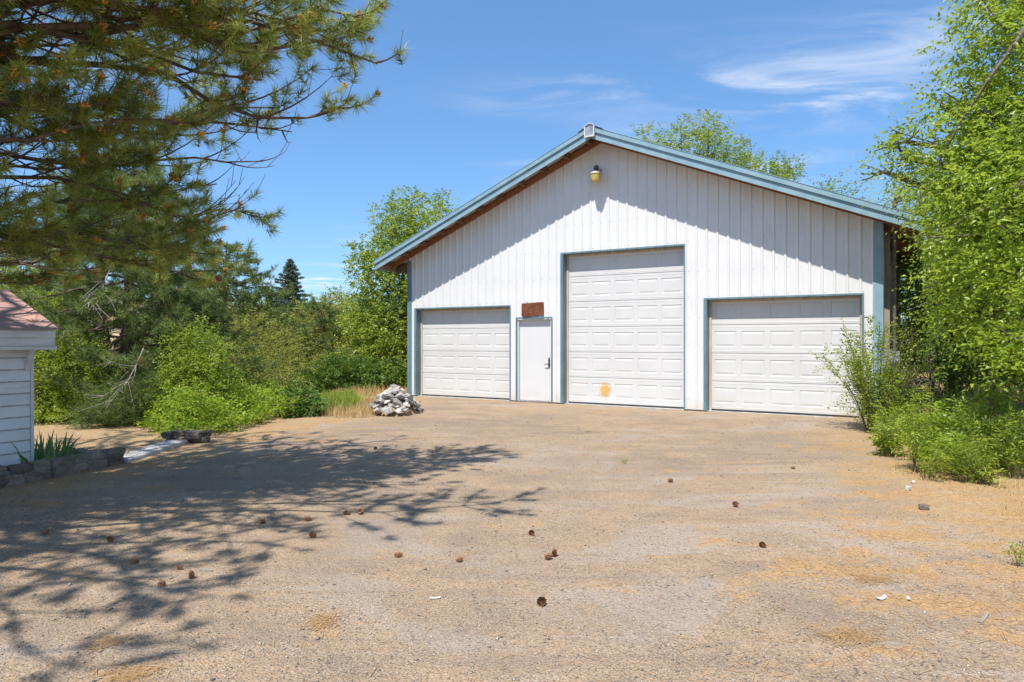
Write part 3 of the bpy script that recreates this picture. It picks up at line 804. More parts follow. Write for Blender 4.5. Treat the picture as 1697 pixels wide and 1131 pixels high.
def stemmy(name, label, cat, base, n, h, spread, leaf, mat, nl=16, side=5, group=None, wfac=0.35, lean=(0,0), stem_r=0.006, bare=0.12, flop=0.35):
    """plant of many upright stems with leafy side twigs"""
    base = np.array(base, float); root = tag(empty(name, base), label, cat, group)
    lines, PP, DD, LL = [], [], [], []
    for i in range(n):
        a = rng.random()*2*math.pi; sp = spread*math.sqrt(rng.random()); hh = h*(0.55+0.5*rng.random())*(1-0.25*(sp/max(spread,1e-3))**2)
        s0 = base+np.array([math.cos(a)*sp*0.18, math.sin(a)*sp*0.18, -0.03])
        tip = base+np.array([math.cos(a)*sp+lean[0], math.sin(a)*sp+lean[1], hh])
        mid = (s0+tip)/2+np.array([-math.cos(a)*sp*0.22, -math.sin(a)*sp*0.22, hh*flop*0.4])
        c = bez(s0, mid, tip, 9); lines.append((c, stem_r, stem_r*0.3))
        for k in range(side):
            t = bare+(1-bare)*(k+rng.random())/side; j = min(7, int(t*8)); p = c[j]+(c[j+1]-c[j])*(t*8-j)
            d = unit(c[j+1]-c[j])*0.55+randdir(1)[0]*0.8; d[2] += 0.15
            PP.append(p); DD.append(d); LL.append((0.13+0.16*h*(1-t)+0.05*h)*(0.6+0.8*rng.random()))
        PP.append(c[6]); DD.append(c[8]-c[6]); LL.append(np.linalg.norm(c[8]-c[6])*1.05)
    P, D, L = np.array(PP), np.array(DD), np.array(LL)
    tubes_np('stems', lines, M['stem'], root, base, 4)
    pos, ld, ln, s, w = twig_leaves(P, D, L, nl, leaf, wfac, 0.15)
    pos[:,2] = np.maximum(pos[:,2], base[2]+0.01)
    tint = np.clip(0.45+0.25*rng.normal(size=len(P)), 0, 1).repeat(nl)*0.65+0.35*rng.random(len(pos))
    leaves_mesh('foliage', pos, ld, ln, s, w, mat, root, base, tint)['kind'] = 'stuff'
    return root

def needles(P, D, nn, ln, shoot, width, amin=22, amax=80, grav=0.18):
    """bottle-brush tufts: nn needles along the last bit of each shoot"""
    n = len(P); D = unit(D)
    a = unit(np.cross(D, randdir(n))); c = np.cross(D, a)
    u = rng.random((n,nn)); ph = rng.random((n,nn))*2*math.pi
    ang = np.radians(amin+(amax-amin)*u**0.8+rng.normal(size=(n,nn))*9)
    rad = a[:,None]*np.cos(ph)[...,None]+c[:,None]*np.sin(ph)[...,None]
    nd = D[:,None]*np.cos(ang)[...,None]+rad*np.sin(ang)[...,None]
    o = P[:,None]-D[:,None]*(u*shoot)[...,None]
    l = ln*(0.7+0.45*rng.random((n,nn)))[...,None]
    tip = o+nd*l; tip[...,2] -= grav*l[...,0]*0.6
    b = unit(np.cross(nd, rng.normal(size=nd.shape)))*width*0.5
    v = np.stack([o-b, o+b, tip+b*0.25, ], 2)
    return v.reshape(-1,3)
def needle_mesh(name, V, mat, parent, base, tint):
    f = np.arange(len(V)).reshape(-1,3)
    return mesh_np(name, V-np.asarray(base), f, mat, parent, tint=tint)

def pine(name, label, base, height, trunk_r, limbs, tuft, mat, nn=70, ln=0.17, width=0.006, dead=0.015, pollen=0.0, cones=0, sub=1.0, group=None, bark='bark', twig=0.28, inner=0.28, shoot=0.2, fox=0, prune=None, wig=0.012):
    base = np.array(base, float); root = tag(empty(name, base), label, 'tree', group)
    hs = np.linspace(0, height, 9); wob = np.cumsum(rng.normal(size=(9,2))*0.05, 0)
    tp = np.stack([base[0]+wob[:,0]-wob[0,0], base[1]+wob[:,1]-wob[0,1], base[2]-0.1+hs], -1)
    tubes_np('trunk', [(tp, trunk_r, trunk_r*0.12)], M[bark], root, base, 12)
    TP, TD, LIN = [], [], []
    for lm_ in limbs:
        h0, tip, r0 = lm_[:3]; dens = lm_[3] if len(lm_) > 3 else 1.0; m0 = len(TP)
        tip = np.array(tip, float); j = np.interp(h0, hs, np.arange(9)); k = int(min(7, j))
        s0 = tp[k]+(tp[k+1]-tp[k])*(j-k)
        Lm = np.linalg.norm(tip-s0); mid = (s0+tip)/2; mid[2] -= 0.10*Lm*rng.uniform(-0.3, 1.0); mid[:2] += rng.normal(size=2)*0.08*Lm
        npt = 14; c = bez(s0, mid, tip, npt); tt_ = np.linspace(0,1,npt)
        for fq in (1.5, 3.1):
            ph = rng.random(3)*6.28; c = c+(np.sin(tt_[:,None]*fq*6.28+ph)-np.sin(ph))*np.array([0.6,0.6,1.0])*(wig*Lm/fq)*(tt_*(1.3-tt_))[:,None]*2
        c[1:-1] += rng.normal(size=(npt-2,3))*0.006*Lm
        tubes_np('branch', [(c, r0, max(0.006, r0*0.15))], M[bark], root, base, 7)
        ns = max(3, int((Lm*2.6+2)*sub*dens))
        for i in range(ns):
            t = inner+(1-inner)*(i+rng.random())/ns
            j = min(npt-2, int(t*(npt-1))); p = c[j]+(c[j+1]-c[j])*(t*(npt-1)-j)
            tg = unit(c[j+1]-c[j]); sd = unit(np.cross(tg, [0,0,1.0]))*(1 if i%2 else -1)
            an = R(rng.uniform(25, 70)); d = tg*math.cos(an)+sd*math.sin(an)+np.array([0,0,rng.uniform(-0.35,0.4)]); d = unit(d)
            l = (0.30+0.34*Lm*(1-t)**0.8*rng.uniform(0.4,1.0))
            e = p+d*l; e[2] += 0.16*l
            cc = bez(p, p+d*l*0.55-np.array([0,0,0.08*l]), e, 6); LIN.append((cc, max(0.004, r0*0.22), 0.003))
            nt = max(1, int(l/0.20))
            for q in range(nt):
                tt = (q+0.6+0.4*rng.random())/nt
                if tt*l+t*Lm*0.35 < 0.55: continue
                jj = min(4, int(tt*5)); pp = cc[jj]+(cc[jj+1]-cc[jj])*(tt*5-jj); tg2 = unit(cc[jj+1]-cc[jj])
                dd = unit(tg2+randdir(1)[0]*0.75+np.array([0,0,0.25])); ee = pp+dd*twig*rng.uniform(0.5,1.2)
                LIN.append((bez(pp, (pp+ee)/2-np.array([0,0,0.02]), ee, 3), 0.004, 0.0025))
                TP.append(ee); TD.append(unit(dd+np.array([0,0,0.35])))
            TP.append(e); TD.append(unit(d+np.array([0,0,0.35])))
            for q in range(fox):
                tt = 1-0.13*(q+rng.random())/max(0.3,l); 
                if tt < 0.35: break
                jj = min(4, int(tt*5)); pp = cc[jj]+(cc[jj+1]-cc[jj])*(tt*5-jj)
                TP.append(pp); TD.append(unit(cc[jj+1]-cc[jj]+randdir(1)[0]*0.35+np.array([0,0,0.2])))
        for q in range(fox*2):
            j = npt-2-min(4, int(q*0.7)); pp = c[j]+(c[j+1]-c[j])*rng.random(); TP.append(pp); TD.append(unit(tip-c[-4]+randdir(1)[0]*0.3*Lm*0.2))
        TP.append(tip); TD.append(unit(tip-c[-3]+np.array([0,0,0.3*Lm*0.1])))
    tubes_np('twigs', LIN, M[bark], root, base, 4)['kind'] = 'stuff'
    TP, TD = np.array(TP), np.array(TD)
    if prune is not None: k = prune(TP); TP, TD = TP[k], TD[k]
    if tuft < 1: k = rng.random(len(TP)) < tuft; TP, TD = TP[k], TD[k]
    isd = rng.random(len(TP)) < dead
    tn = np.clip(0.42+0.30*rng.normal(size=len(TP)), 0.02, 1)
    V = needles(TP[~isd], TD[~isd], nn, ln, shoot, width)
    needle_mesh('crown', V, mat, root, base, np.clip(np.repeat(tn[~isd], nn*3)+0.12*rng.normal(size=len(V)), 0, 1))['kind'] = 'stuff'
    if isd.sum():
        dd = TD[isd].copy(); dd[:,2] = -0.9
        V = needles(TP[isd], dd, nn, ln, shoot*0.6, width, 5, 45, 0.5)
        needle_mesh('dead_needles', V, M['needle_dead'], root, base, rng.random(len(V)))['kind'] = 'stuff'
    if pollen:
        k = np.where(~isd & (rng.random(len(TP)) < pollen))[0]; m = MB()
        for i in k:
            p, d = TP[i], TD[i]
            for q in range(9):
                a = p+d*0.01+randdir(1)[0]*0.026; e = a+unit(d+randdir(1)[0]*0.6)*0.036
                m.tube([a-base, (a+e)/2-base, e-base], [0.007,0.0105,0.004], 5)
        m.build('pollen_cones', M['pollen'], root)['kind'] = 'stuff'
    return root, TP, TD

# ------------------------------------------------------------------ the big pine at the left
PB = np.array([-7.6, 4.0, 0.0])
limbs = []
for h0, (x, y, Y), r in [
    (4.2,(628,35,7.5),.075),(4.6,(560,5,6.8),.06),(3.9,(618,95,7.2),.07),(3.6,(572,182,8.0),.065),(3.1,(512,262,8.3),.06),
    (2.7,(455,382,9.0),.05),(2.6,(395,415,9.2),.05),(2.5,(310,425,9.6),.05),(2.4,(215,430,9.4),.045),(2.4,(120,440,9.2),.045),
    (3.8,(450,60,6.4),.055),(4.0,(330,10,5.8),.06),(3.7,(420,115,6.8),.075),(3.3,(250,190,5.8),.06),(3.2,(330,225,6.2),.055),
    (2.7,(80,200,5.0),.05),(3.0,(250,310,7.2),.05),(2.7,(370,345,7.8),.05),(2.5,(40,400,7.2),.045),
    (4.2,(200,30,5.2),.055),(4.1,(80,60,5.0),.05),(3.4,(130,120,5.4),.06),(3.0,(440,300,8.6),.05),(3.4,(480,150,7.8),.05),(2.9,(420,330,8.0),.05),(2.8,(330,385,8.2),.045),(4.4,(600,60,7.4),.06)]:
    limbs.append((h0, PX(x, y, max(Y, 6.1)), r*0.9))
def shade_ok(p):
    k = p[2]/math.tan(SUN_EL); sx, sy = p[0]+0.512*k, p[1]+0.859*k
    return sx < (-0.1 if sy > 5.9 else -1.45)
for i in range(34):                                 # the rest of the crown, above and around
    h0 = 4.4+8.8*(i/34.0)**0.95; a = i*2.399+0.4
    ln_ = (6.6*(1-((h0-3.2)/11.5)**1.35)+0.5)*rnd.uniform(0.75, 1.05)
    while True:
        tip = PB+np.array([math.cos(a)*ln_, math.sin(a)*ln_, h0+0.02*ln_])
        if shade_ok(tip) or ln_ < 0.8: break
        ln_ -= 0.25
    limbs.append((h0, tip, 0.03+0.009*ln_, 0.62))
for (sx, sy, h) in [(-1.6,4.1,5.2),(-1.9,3.2,5.8),(-2.5,4.9,6.2),(-3.0,3.9,6.4),(-1.5,5.0,5.0),(-2.7,2.6,6.0),(-3.6,5.6,6.8),(-3.6,3.0,7.0),(-4.4,4.4,7.4),(-2.0,5.9,5.4),(-0.9,6.4,5.0),(-0.2,6.7,4.9),(0.12,6.6,4.8),(-0.3,9.5,4.8),(-0.6,7.4,5.1),(-1.5,7.4,5.6),(-2.4,6.9,6.4),(-4.6,6.2,7.2),(-3.4,8.0,6.6),(-1.4,8.6,5.2),(-2.6,9.0,5.8)]:
    k = h/math.tan(SUN_EL); limbs.append((h-0.6, np.array([sx-0.512*k, sy-0.859*k, h]), 0.05, 0.7))
def prune_big(P):
    k = (P[:,2]-1.8)/math.tan(SUN_EL); qx, qy = P[:,0]+0.512*k, P[:,1]+0.859*k
    roof = (np.hypot(qx+5.75, qy-7.9) < 0.95) & (P[:,2] > 2.3)              # gap cut into the crown to let sun onto the shed roof
    hi = (P[:,2] > 5.3) & (rng.random(len(P)) < np.where(P[:,1] < 3, 0.22, 0.5))
    lowleft = (P[:,0] > -6) & (P[:,1] > 3) & (P[:,2] < 5.3) & (fbm2(P[:,0]*1.3+P[:,1]*0.9, P[:,2]*1.9, 23, 3)+0.06*rng.normal(size=len(P)) < 0.36)
    kk = (P[:,2]-4.0)/math.tan(SUN_EL); vx, vy = P[:,0]+0.512*kk, P[:,1]+0.859*kk       # thin high crown where the low boughs get sun
    thin = (P[:,2] > 5.2) & (vx > -5.4) & (vx < -0.8) & (vy > 3.6) & (vy < 9.6) & (rng.random(len(P)) < 0.85)
    return ~(roof | hi | lowleft | thin)
big_pine, bTP, bTD = pine('ponderosa_pine', 'large long-needled pine overhanging the driveway from the left edge', PB, 13.6, 0.36, limbs, 1.0, M['needle'], nn=60, ln=0.145, width=0.0074, dead=0.016, pollen=0.2, fox=4, shoot=0.12, sub=1.2, prune=prune_big, wig=0.05)
print('TUFTS', len(bTP))
# cones hanging in the crown
def cone_mesh():
    m = MB(); r_ = random.Random(2)
    for k in range(46):
        t = k/45.0; a = k*2.39996; z = 0.004+0.050*t
        r = 0.010+0.021*math.sin(math.pi*min(1, 0.30+0.66*t))+r_.uniform(-.003,.004)
        ca, sa = math.cos(a), math.sin(a); w = 0.0095*(1.1-0.5*t); lift = 0.004+0.016*t+r_.uniform(-.003,.003)
        p0 = (ca*0.005, sa*0.005, z-0.003); tip = (ca*r, sa*r, z+lift)
        q = r*0.72
        m.add([p0, (ca*q-sa*w, sa*q+ca*w, z+lift*0.55), tip, (ca*q+sa*w, sa*q-ca*w, z+lift*0.55), (ca*q, sa*q, z+lift*0.35-0.004)],
              [(0,1,2),(0,2,3),(1,4,2),(4,3,2),(0,4,1),(0,3,4)])
    m.tube([(0,0,0.0),(0,0,0.025),(0,0,0.056)], [0.007,0.008,0.003], 6)
    return m
cmat = mat_plain('pine_cone_scales', (0.19,0.08,0.038), (0.40,0.205,0.105), 60, 0.8, perobj=0.25)
cone0 = cone_mesh().build('pine_cone', cmat, big_pine); CONE = cone0.data
sel = [i for i in range(len(bTP)) if 3 < bTP[i][1] < 9.5 and bTP[i][2] < 5.6 and bTP[i][0] > -5.5]
rnd.shuffle(sel)
for q, i in enumerate(sel[:22]):
    o = cone0 if q == 0 else link(cone0.copy(), big_pine)
    o.location = bTP[i]-bTD[i]*0.12-PB; o.rotation_euler = (rnd.uniform(1.4,2.4), 0, rnd.uniform(0,6.28)); o.scale = (1.3,)*3

# ------------------------------------------------------------------ pines and shrubs beyond the yard, left
def ring_limbs(base, h_lo, h_hi, n, rmax, drop=0.0, up=0.0, e=1.0, seed=1):
    r_ = random.Random(seed); out = []
    for i in range(n):
        f = i/(n-1); h0 = h_lo+(h_hi-h_lo)*f; a = i*2.399+seed
        l = (rmax*(1-f)**e+0.25)*r_.uniform(0.75,1.1)
        out.append((h0, np.array(base)+np.array([math.cos(a)*l, math.sin(a)*l, max(0.15, h0-drop*l+up*l)]), 0.012+0.010*l))
    return out
kw = dict(nn=36, ln=0.16, width=0.013, dead=0.012, shoot=0.16, fox=2, inner=0.12)
b0 = (-8.2, 14.6, 0); pine('drooping_pine', 'dense dark pine with branches drooping to the ground beyond the shed', b0, 6.0, 0.17, ring_limbs(b0, 0.7, 5.6, 64, 2.7, 0.26, e=0.6, seed=3), 1.0, M['needle_dark'], sub=1.5, **kw)
b0 = (-11.6, 19.5, 0); pine('tall_pine', 'tall pine standing behind the drooping pine', b0, 7.6, 0.22, ring_limbs(b0, 0.7, 7.3, 64, 3.6, 0.1, e=0.65, seed=5), 1.0, M['needle_dark'], sub=1.2, **kw)
b0 = (-9.4, 22.5, 0); pine('mid_pine', 'sunlit pine left of the distant fir', b0, 4.9, 0.16, ring_limbs(b0, 0.4, 4.7, 56, 2.9, 0.05, e=0.6, seed=8), 1.0, M['needle_dark'], sub=1.4, nn=30, ln=0.18, width=0.016, dead=0.01, shoot=0.18, fox=2, inner=0.12)
b0 = (-7.4, 26.0, 0); pine('young_pine', 'low olive pine under the distant fir', b0, 3.1, 0.12, ring_limbs(b0, 0.3, 3.0, 30, 2.2, 0.02, e=0.7, seed=9), 1.0, M['needle_dark'], sub=1.0, nn=28, ln=0.18, width=0.018, dead=0.02, shoot=0.18, fox=2, inner=0.12)
# far fir, a spire
def fir(name, label, base, H, rad, seed, group=None):
    base = np.array(base, float); r_ = np.random.default_rng(seed); root = tag(empty(name, base), label, 'tree', group)
    tubes_np('trunk', [(np.array([base, base+[0,0,H*0.5], base+[0,0,H]]), 0.02*H, 0.01)], M['bark'], root, base, 8)
    V = []
    lines = []
    for i in range(150):
        f = (i+0.5)/150; h = H*(0.06+0.93*f); l = rad*(1-f)**0.85*r_.uniform(0.65,1.15)+0.12; a = i*2.399
        d = np.array([math.cos(a), math.sin(a), -0.22+0.5*f]); s0 = base+[0,0,h]
        lines.append((np.array([s0, s0+d*l*0.6-[0,0,0.05*l], s0+d*l]), 0.02, 0.006))
        k = int(10+26*l); t = r_.random(k)**0.7
        p = s0+d*l*t[:,None]; sd = np.cross(d, [0,0,1.0]); sd /= np.linalg.norm(sd)
        p = p+sd*(r_.normal(size=k)*0.16*l*(1.1-t))[:,None]
        dd = d+sd*r_.normal(size=(k,1))*0.9; dd = dd+np.array([0,0,-0.15]); V.append((p, dd))
    tubes_np('branches', lines, M['bark'], root, base, 4)
    P = np.concatenate([v[0] for v in V]); D = np.concatenate([v[1] for v in V])
    global rng
    N = needles(P, D, 9, 0.045*H*0.55, 0.2, 0.008*H, 15, 60)
    needle_mesh('crown', N, M['needle_fir'], root, base, r_.random(len(N)))['kind'] = 'stuff'
fir('fir_tree', 'distant dark fir with a pointed top above the shrubs', tuple(PX(481, 566, 62)[:2])+(0,), 9.0, 3.5, 4)
fir('fir_tree', 'small distant fir just left of the pointed fir', tuple(PX(446, 566, 66)[:2])+(0,), 6.0, 2.4, 6)

# tree at the shop's left corner, leafy to the ground
broadleaf('leafy_tree', 'tall leafy green tree at the left corner of the shop', 'tree', (-3.6,23.6,0), 2.6, 0.12,
    [Lb(690,400,62,23.5),Lb(655,375,42,23.0),Lb(660,455,66,22.6),Lb(610,440,38,22.4),Lb(640,540,62,22.2),Lb(700,520,60,23.5),Lb(600,520,38,23),Lb(655,605,58,22.0),Lb(600,590,40,23),Lb(720,430,60,25),Lb(730,345,22,24.5),Lb(682,335,20,23.4)], 5200, 0.115, M['elm2'], nl=9, twl=0.42, wfac=0.62, shell=1.8, rough=0.4)
broadleaf('leafy_shrub', 'pale green arching shrub between the distant fir and the corner tree', 'shrub', tuple(PX(560,566,27)[:2])+(0,), 1.0, 0.05,
    [Lb(560,520,34,27),Lb(530,545,40,27),Lb(575,570,40,26),Lb(545,600,40,25.5),Lb(500,585,34,26)], 1700, 0.12, M['leaf_olive'], nl=8, twl=0.5, wfac=0.55, rough=0.5)
broadleaf('leafy_shrub', 'olive brown-tinged shrub in front of the low olive pine', 'shrub', tuple(PX(440,566,21)[:2])+(0,), 0.8, 0.05,
    [Lb(420,560,44,20),Lb(470,575,36,21),Lb(390,590,40,19.5),Lb(445,615,44,19),Lb(500,612,34,20.5)], 1700, 0.085, M['leaf_olive'], nl=8, twl=0.42, wfac=0.45, rough=0.5)
broadleaf('bramble_bush', 'dark green bramble at the foot of the corner tree', 'shrub', tuple(PX(590,630,21.5)[:2])+(0,), 0.3, 0.03,
    [Lb(560,622,30,21),Lb(600,628,30,21.2),Lb(640,626,30,21),Lb(530,630,26,20.5)], 1300, 0.10, M['leaf_dark'], nl=8, twl=0.3, wfac=0.7, rough=0.4)
broadleaf('leafy_tree', 'bright leafy tree behind the white shed', 'tree', (-12.2,16.0,0), 1.8, 0.09,
    [Lb(60,490,70,15.5),Lb(95,560,60,15),Lb(30,560,70,15.5),Lb(110,500,40,15.5),Lb(-40,500,80,16)], 2600, 0.075, M['elm2'], nl=9, twl=0.4, wfac=0.5)
broadleaf('leafy_shrub', 'dark leafy shrub between the shed corner and the drooping pine', 'shrub', (-9.6,13.4,0), 0.9, 0.05,
    [Lb(85,640,52,13.2),Lb(120,600,46,13.4),Lb(70,590,40,13.8),Lb(160,660,46,13.2),Lb(100,690,40,12.9)], 2300, 0.07, M['elm2'], nl=9, twl=0.34, wfac=0.55)
broadleaf('leafy_shrub', 'bright upright shrub right of the drooping pine', 'shrub', (-6.3,13.2,0), 0.8, 0.04,
    [Lb(312,600,32,13),Lb(345,605,28,12.8),Lb(300,645,36,12.8),Lb(345,655,32,12.6),Lb(300,565,16,13),Lb(335,560,16,13),Lb(362,580,14,12.8)], 1500, 0.07, M['elm2'], nl=10, twl=0.42, wfac=0.5, shell=1.5, rough=0.8)
broadleaf('low_juniper', 'grey-green low sprawling bush at the pine foot', 'shrub', (-7.4,12.6,0), 0.25, 0.03,
    [Lb(210,665,44,12.4,1,0.75),Lb(170,680,34,12.2,1,0.7),Lb(250,650,34,12.6,1,0.7),Lb(140,692,24,12.0,1,0.7)], 2100, 0.06, M['needle_dark'], nl=10, twl=0.22, wfac=0.18, rough=0.5)
broadleaf('dark_bush', 'small dark glossy bush at the right end of the vines', 'shrub', tuple(GP(510,690)[:2])+(0,), 0.25, 0.02,
    [Lb(500,660,22,14.2),Lb(515,675,20,14),Lb(485,680,20,13.8)], 420, 0.085, M['leaf_dark'], nl=7, twl=0.22, wfac=0.7)
broadleaf('scrub_bush', 'brown twiggy bush with dead stems behind the vines', 'shrub', tuple(GP(430,672)[:2])+(0,), 0.4, 0.03,
    [Lb(430,625,38,15.8),Lb(400,640,32,15),Lb(465,640,30,15.6)], 480, 0.06, M['leaf_olive'], nl=6, twl=0.4, wfac=0.45, bark='deadwood')
# bare bleached branches hanging in the pine
def dead_branch(label, a, b, n, seed):
    r_ = np.random.default_rng(seed); a, b = np.array(a), np.array(b); root = tag(empty('dead_branch', a), label, 'branch')
    c = bez(a, (a+b)/2+r_.normal(size=3)*0.05, b, 8); lines = [(c, 0.014, 0.007)]
    for i in range(n):
        p = c[r_.integers(3,8)]; d = unit(b-a)+r_.normal(size=3)*0.55; e = p+d*r_.uniform(0.2,0.55)
        q = bez(p, (p+e)/2+r_.normal(size=3)*0.05, e, 5); lines.append((q, 0.007, 0.003))
        for k in range(2):
            e2 = q[3]+d*0.15+r_.normal(size=3)*0.12; lines.append((np.array([q[3], (q[3]+e2)/2, e2]), 0.006, 0.003))
    tubes_np('wood', lines, M['deadwood'], root, a, 5)
dead_branch('bleached bare branch hanging low in the drooping pine', PX(238,578,12.6), PX(212,632,12.2), 9, 1)
dead_branch('bleached bare branch high in the pine above the shed roof', PX(185,440,13.4), PX(160,505,12.6), 9, 2)

# vine ground cover: one mat of leaves
def mound(name, label_unused, poly_px, zfun, n, leaf, mat, wfac=0.7, seed=2, nl=5):
    r_ = np.random.default_rng(seed); poly = [tuple(GP(*p)[:2]) for p in poly_px]
    xs = [p[0] for p in poly]; ys = [p[1] for p in poly]
    x = r_.uniform(min(xs), max(xs), n*4); y = r_.uniform(min(ys), max(ys), n*4)
    d = seg_dist(x, y, poly); d = d+0.5*(fbm2(x*2+9, y*2, 31)-0.5); k = np.where(d > 0.02)[0][:n]
    x, y, d = x[k], y[k], d[k]
    top = zfun(d)*(0.45+1.05*fbm2(x*1.3+40, y*1.3+7, 12))
    z = top*r_.random(len(x))**0.5+gheight(x, y)
    P = np.stack([x, y, z], -1); D = r_.normal(size=P.shape); D[:,2] = abs(D[:,2])*0.5+0.25
    pos, ld, ln, s, w = twig_leaves(P, D, np.full(len(P), 0.22), nl, leaf, wfac, 0.1)
    tn = np.clip(fbm2(x*1.7, y*1.7, 8)*0.9+0.15*r_.normal(size=len(x)), 0, 1).repeat(nl)
    pos[:,2] = np.maximum(pos[:,2], 0.01)
    o = leaves_mesh(name, pos, ld, ln, s, w, mat, None, (0,0,0), np.clip(tn+0.2*(r_.random(len(pos))-.5), 0, 1))
    return tag(o, kind='stuff')
mound('vine_ground_cover', '', [(215,702),(290,730),(350,722),(400,712),(478,692),(480,672),(440,655),(370,655),(300,672),(230,688)], lambda d: np.minimum(1, d/0.5)*0.5+0.05, 6500, 0.075, M['vine'], seed=4)
mound('weedy_ground_cover', '', [(60,702),(120,700),(220,706),(300,690),(420,664),(560,650),(560,640),(300,642),(60,645)], lambda d: np.minimum(1, d/0.8)*0.55+0.05, 7000, 0.085, M['leaf_dark'], seed=5)
mound('weedy_ground_cover', '', [(540,648),(690,648),(700,632),(640,624),(440,622),(330,625),(340,640)], lambda d: np.minimum(1, d/0.8)*0.6+0.05, 6000, 0.10, M['elm2'], seed=6)

r5 = random.Random(31)
for i, (x, y, hh_, mk, lab) in enumerate([(232,704,0.35,'vine','low yellow-green sprig left of the vine mat'),(300,727,0.28,'vine','low leafy sprig at the near tip of the vines'),(372,716,0.4,'weed','pale leafy sprig at the front edge of the vines'),
    (432,704,0.45,'vine','yellow-green sprig near the right end of the vines'),(470,694,0.5,'weed','taller pale sprig just left of the dark bush'),(118,702,0.5,'elm2','leafy sprig under the dark shrub by the shed'),
    (180,706,0.35,'elm2','leafy sprig in front of the grey-green low bush'),(400,690,0.75,'elm2','upright leafy shoot rising out of the vines'),(340,690,0.9,'elm','tall bright shoot beside the upright shrub')]):
    g = GP(x, y); stemmy('leafy_sprig', lab, 'weed', (g[0], g[1], 0), 8, hh_, 0.3, 0.065, M[mk], nl=8, side=5, group='sprigs along the edge of the shrubs', wfac=0.5, stem_r=0.004)
# grass: dry and fresh
def grass(name, poly_px, n, h, mat, seed, clump=1.5, thr=0.4, w=0.006):
    r_ = np.random.default_rng(seed); poly = [tuple(GP(*p)[:2]) for p in poly_px]
    xs = [p[0] for p in poly]; ys = [p[1] for p in poly]
    x = r_.uniform(min(xs), max(xs), n*6); y = r_.uniform(min(ys), max(ys), n*6)
    d = seg_dist(x, y, poly); f = fbm2(x*clump+3, y*clump+5, seed)
    k = np.where((d+0.6*(fbm2(x*1.5, y*1.5, seed+3)-.5) > 0) & (f+0.25*r_.random(len(x)) > thr))[0][:n]; x, y = x[k], y[k]; n = len(k)
    hh = h*(0.35+0.8*r_.random(n))*(0.5+f[k]); a = r_.random(n)*6.28; ln = 0.5*r_.random(n)**1.2
    b = np.stack([x, y, gheight(x,y)-0.01], -1); dr = np.stack([np.cos(a), np.sin(a), np.zeros(n)], -1)
    sd = np.stack([-np.sin(a), np.cos(a), np.zeros(n)], -1)*w*0.5
    m_ = b+dr*(hh*ln*0.35)[:,None]; m_[:,2] += hh*0.6; t_ = b+dr*(hh*ln*1.1)[:,None]; t_[:,2] += hh*(1-0.35*ln)
    V = np.stack([b-sd, b+sd, m_-sd*0.8, m_+sd*0.8, t_], 1).reshape(-1,3); i = (np.arange(n)*5)[:,None]
    F3 = np.concatenate([i+np.array([[0,1,3]]), i+np.array([[0,3,2]]), i+np.array([[2,3,4]])])
    return tag(mesh_np(name, V, F3, mat, tint=np.repeat(r_.random(n), 5)), kind='stuff')
grass('dry_grass', [(525,692),(600,694),(636,690),(650,668),(690,652),(640,644),(560,652),(520,668)], 6500, 0.23, M['straw'], 3, thr=0.42, w=0.008)
grass('green_grass', [(530,682),(575,684),(605,672),(590,660),(530,662)], 3800, 0.32, M['grass'], 4, thr=0.2, w=0.011)
grass('dry_grass', [(1440,715),(1490,800),(1560,830),(1697,870),(1760,850),(1760,700),(1560,680)], 5000, 0.09, M['straw'], 6, thr=0.5, w=0.005)
grass('dry_grass', [(1500,640),(1500,720),(1760,720),(1760,630)], 3500, 0.25, M['straw'], 9, thr=0.42, w=0.01)

# ------------------------------------------------------------------ right side
elm_lobes = [Lb(1690,70,95,9.0),Lb(1640,190,85,9.2),Lb(1610,295,80,9.6),Lb(1560,312,44,10.2),Lb(1495,262,32,10.6),Lb(1465,285,20,10.8),Lb(1695,300,110,8.4),Lb(1625,410,78,9.4),
    Lb(1585,400,40,10.4),Lb(1690,450,95,8.2),Lb(1620,520,48,8.8),Lb(1690,565,60,7.8),Lb(1560,175,32,9.8),Lb(1500,235,24,10.6),Lb(1780,150,130,9.5),Lb(1800,380,150,9),Lb(1820,580,110,8.6),
    Lb(1700,-60,110,9.5),Lb(1850,-120,180,11),Lb(1780,300,160,12),Lb(1570,500,40,9.6)]
p1 = np.array([PX(1760,-60,8.7), PX(1690,60,8.5), PX(1640,130,8.6), PX(1595,200,8.9), PX(1555,270,9.4)])
broadleaf('elm_tree', 'big bright green elm filling the right edge, in front of the shop eave', 'tree', (9.3,9.8,0), 3.4, 0.20, elm_lobes, 9800, 0.094, M['elm'], nl=10, twl=0.5, wfac=0.5, droop=0.4, shell=1.8, rough=0.75,
    limbs=[(p1, 0.035, 0.012), (np.array([(9.3,9.8,3.2), (8.6,9.2,5.2), PX(1760,-60,8.7)]), 0.09, 0.04)])
broadleaf('leafy_tree', 'dense dark tree beside the right wall of the shop', 'tree', (11.4,17.5,0), 2.6, 0.14,
    [Lb(1535,470,50,17),Lb(1570,400,70,17.5),Lb(1590,520,60,16.5),Lb(1530,560,40,18),Lb(1640,470,90,16),Lb(1560,620,34,17),Lb(1680,560,80,15.5),Lb(1520,330,50,18.5),Lb(1600,300,70,18)], 4200, 0.09, M['elm2'], nl=9, twl=0.42, wfac=0.55)
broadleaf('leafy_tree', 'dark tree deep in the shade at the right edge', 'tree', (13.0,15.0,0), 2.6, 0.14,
    [Lb(1640,560,70,15),Lb(1700,600,60,14),Lb(1620,490,70,15.5),Lb(1760,520,110,14),Lb(1590,600,46,19),Lb(1660,620,60,18)], 3200, 0.09, M['leaf_dark'], nl=9, twl=0.4, wfac=0.55)
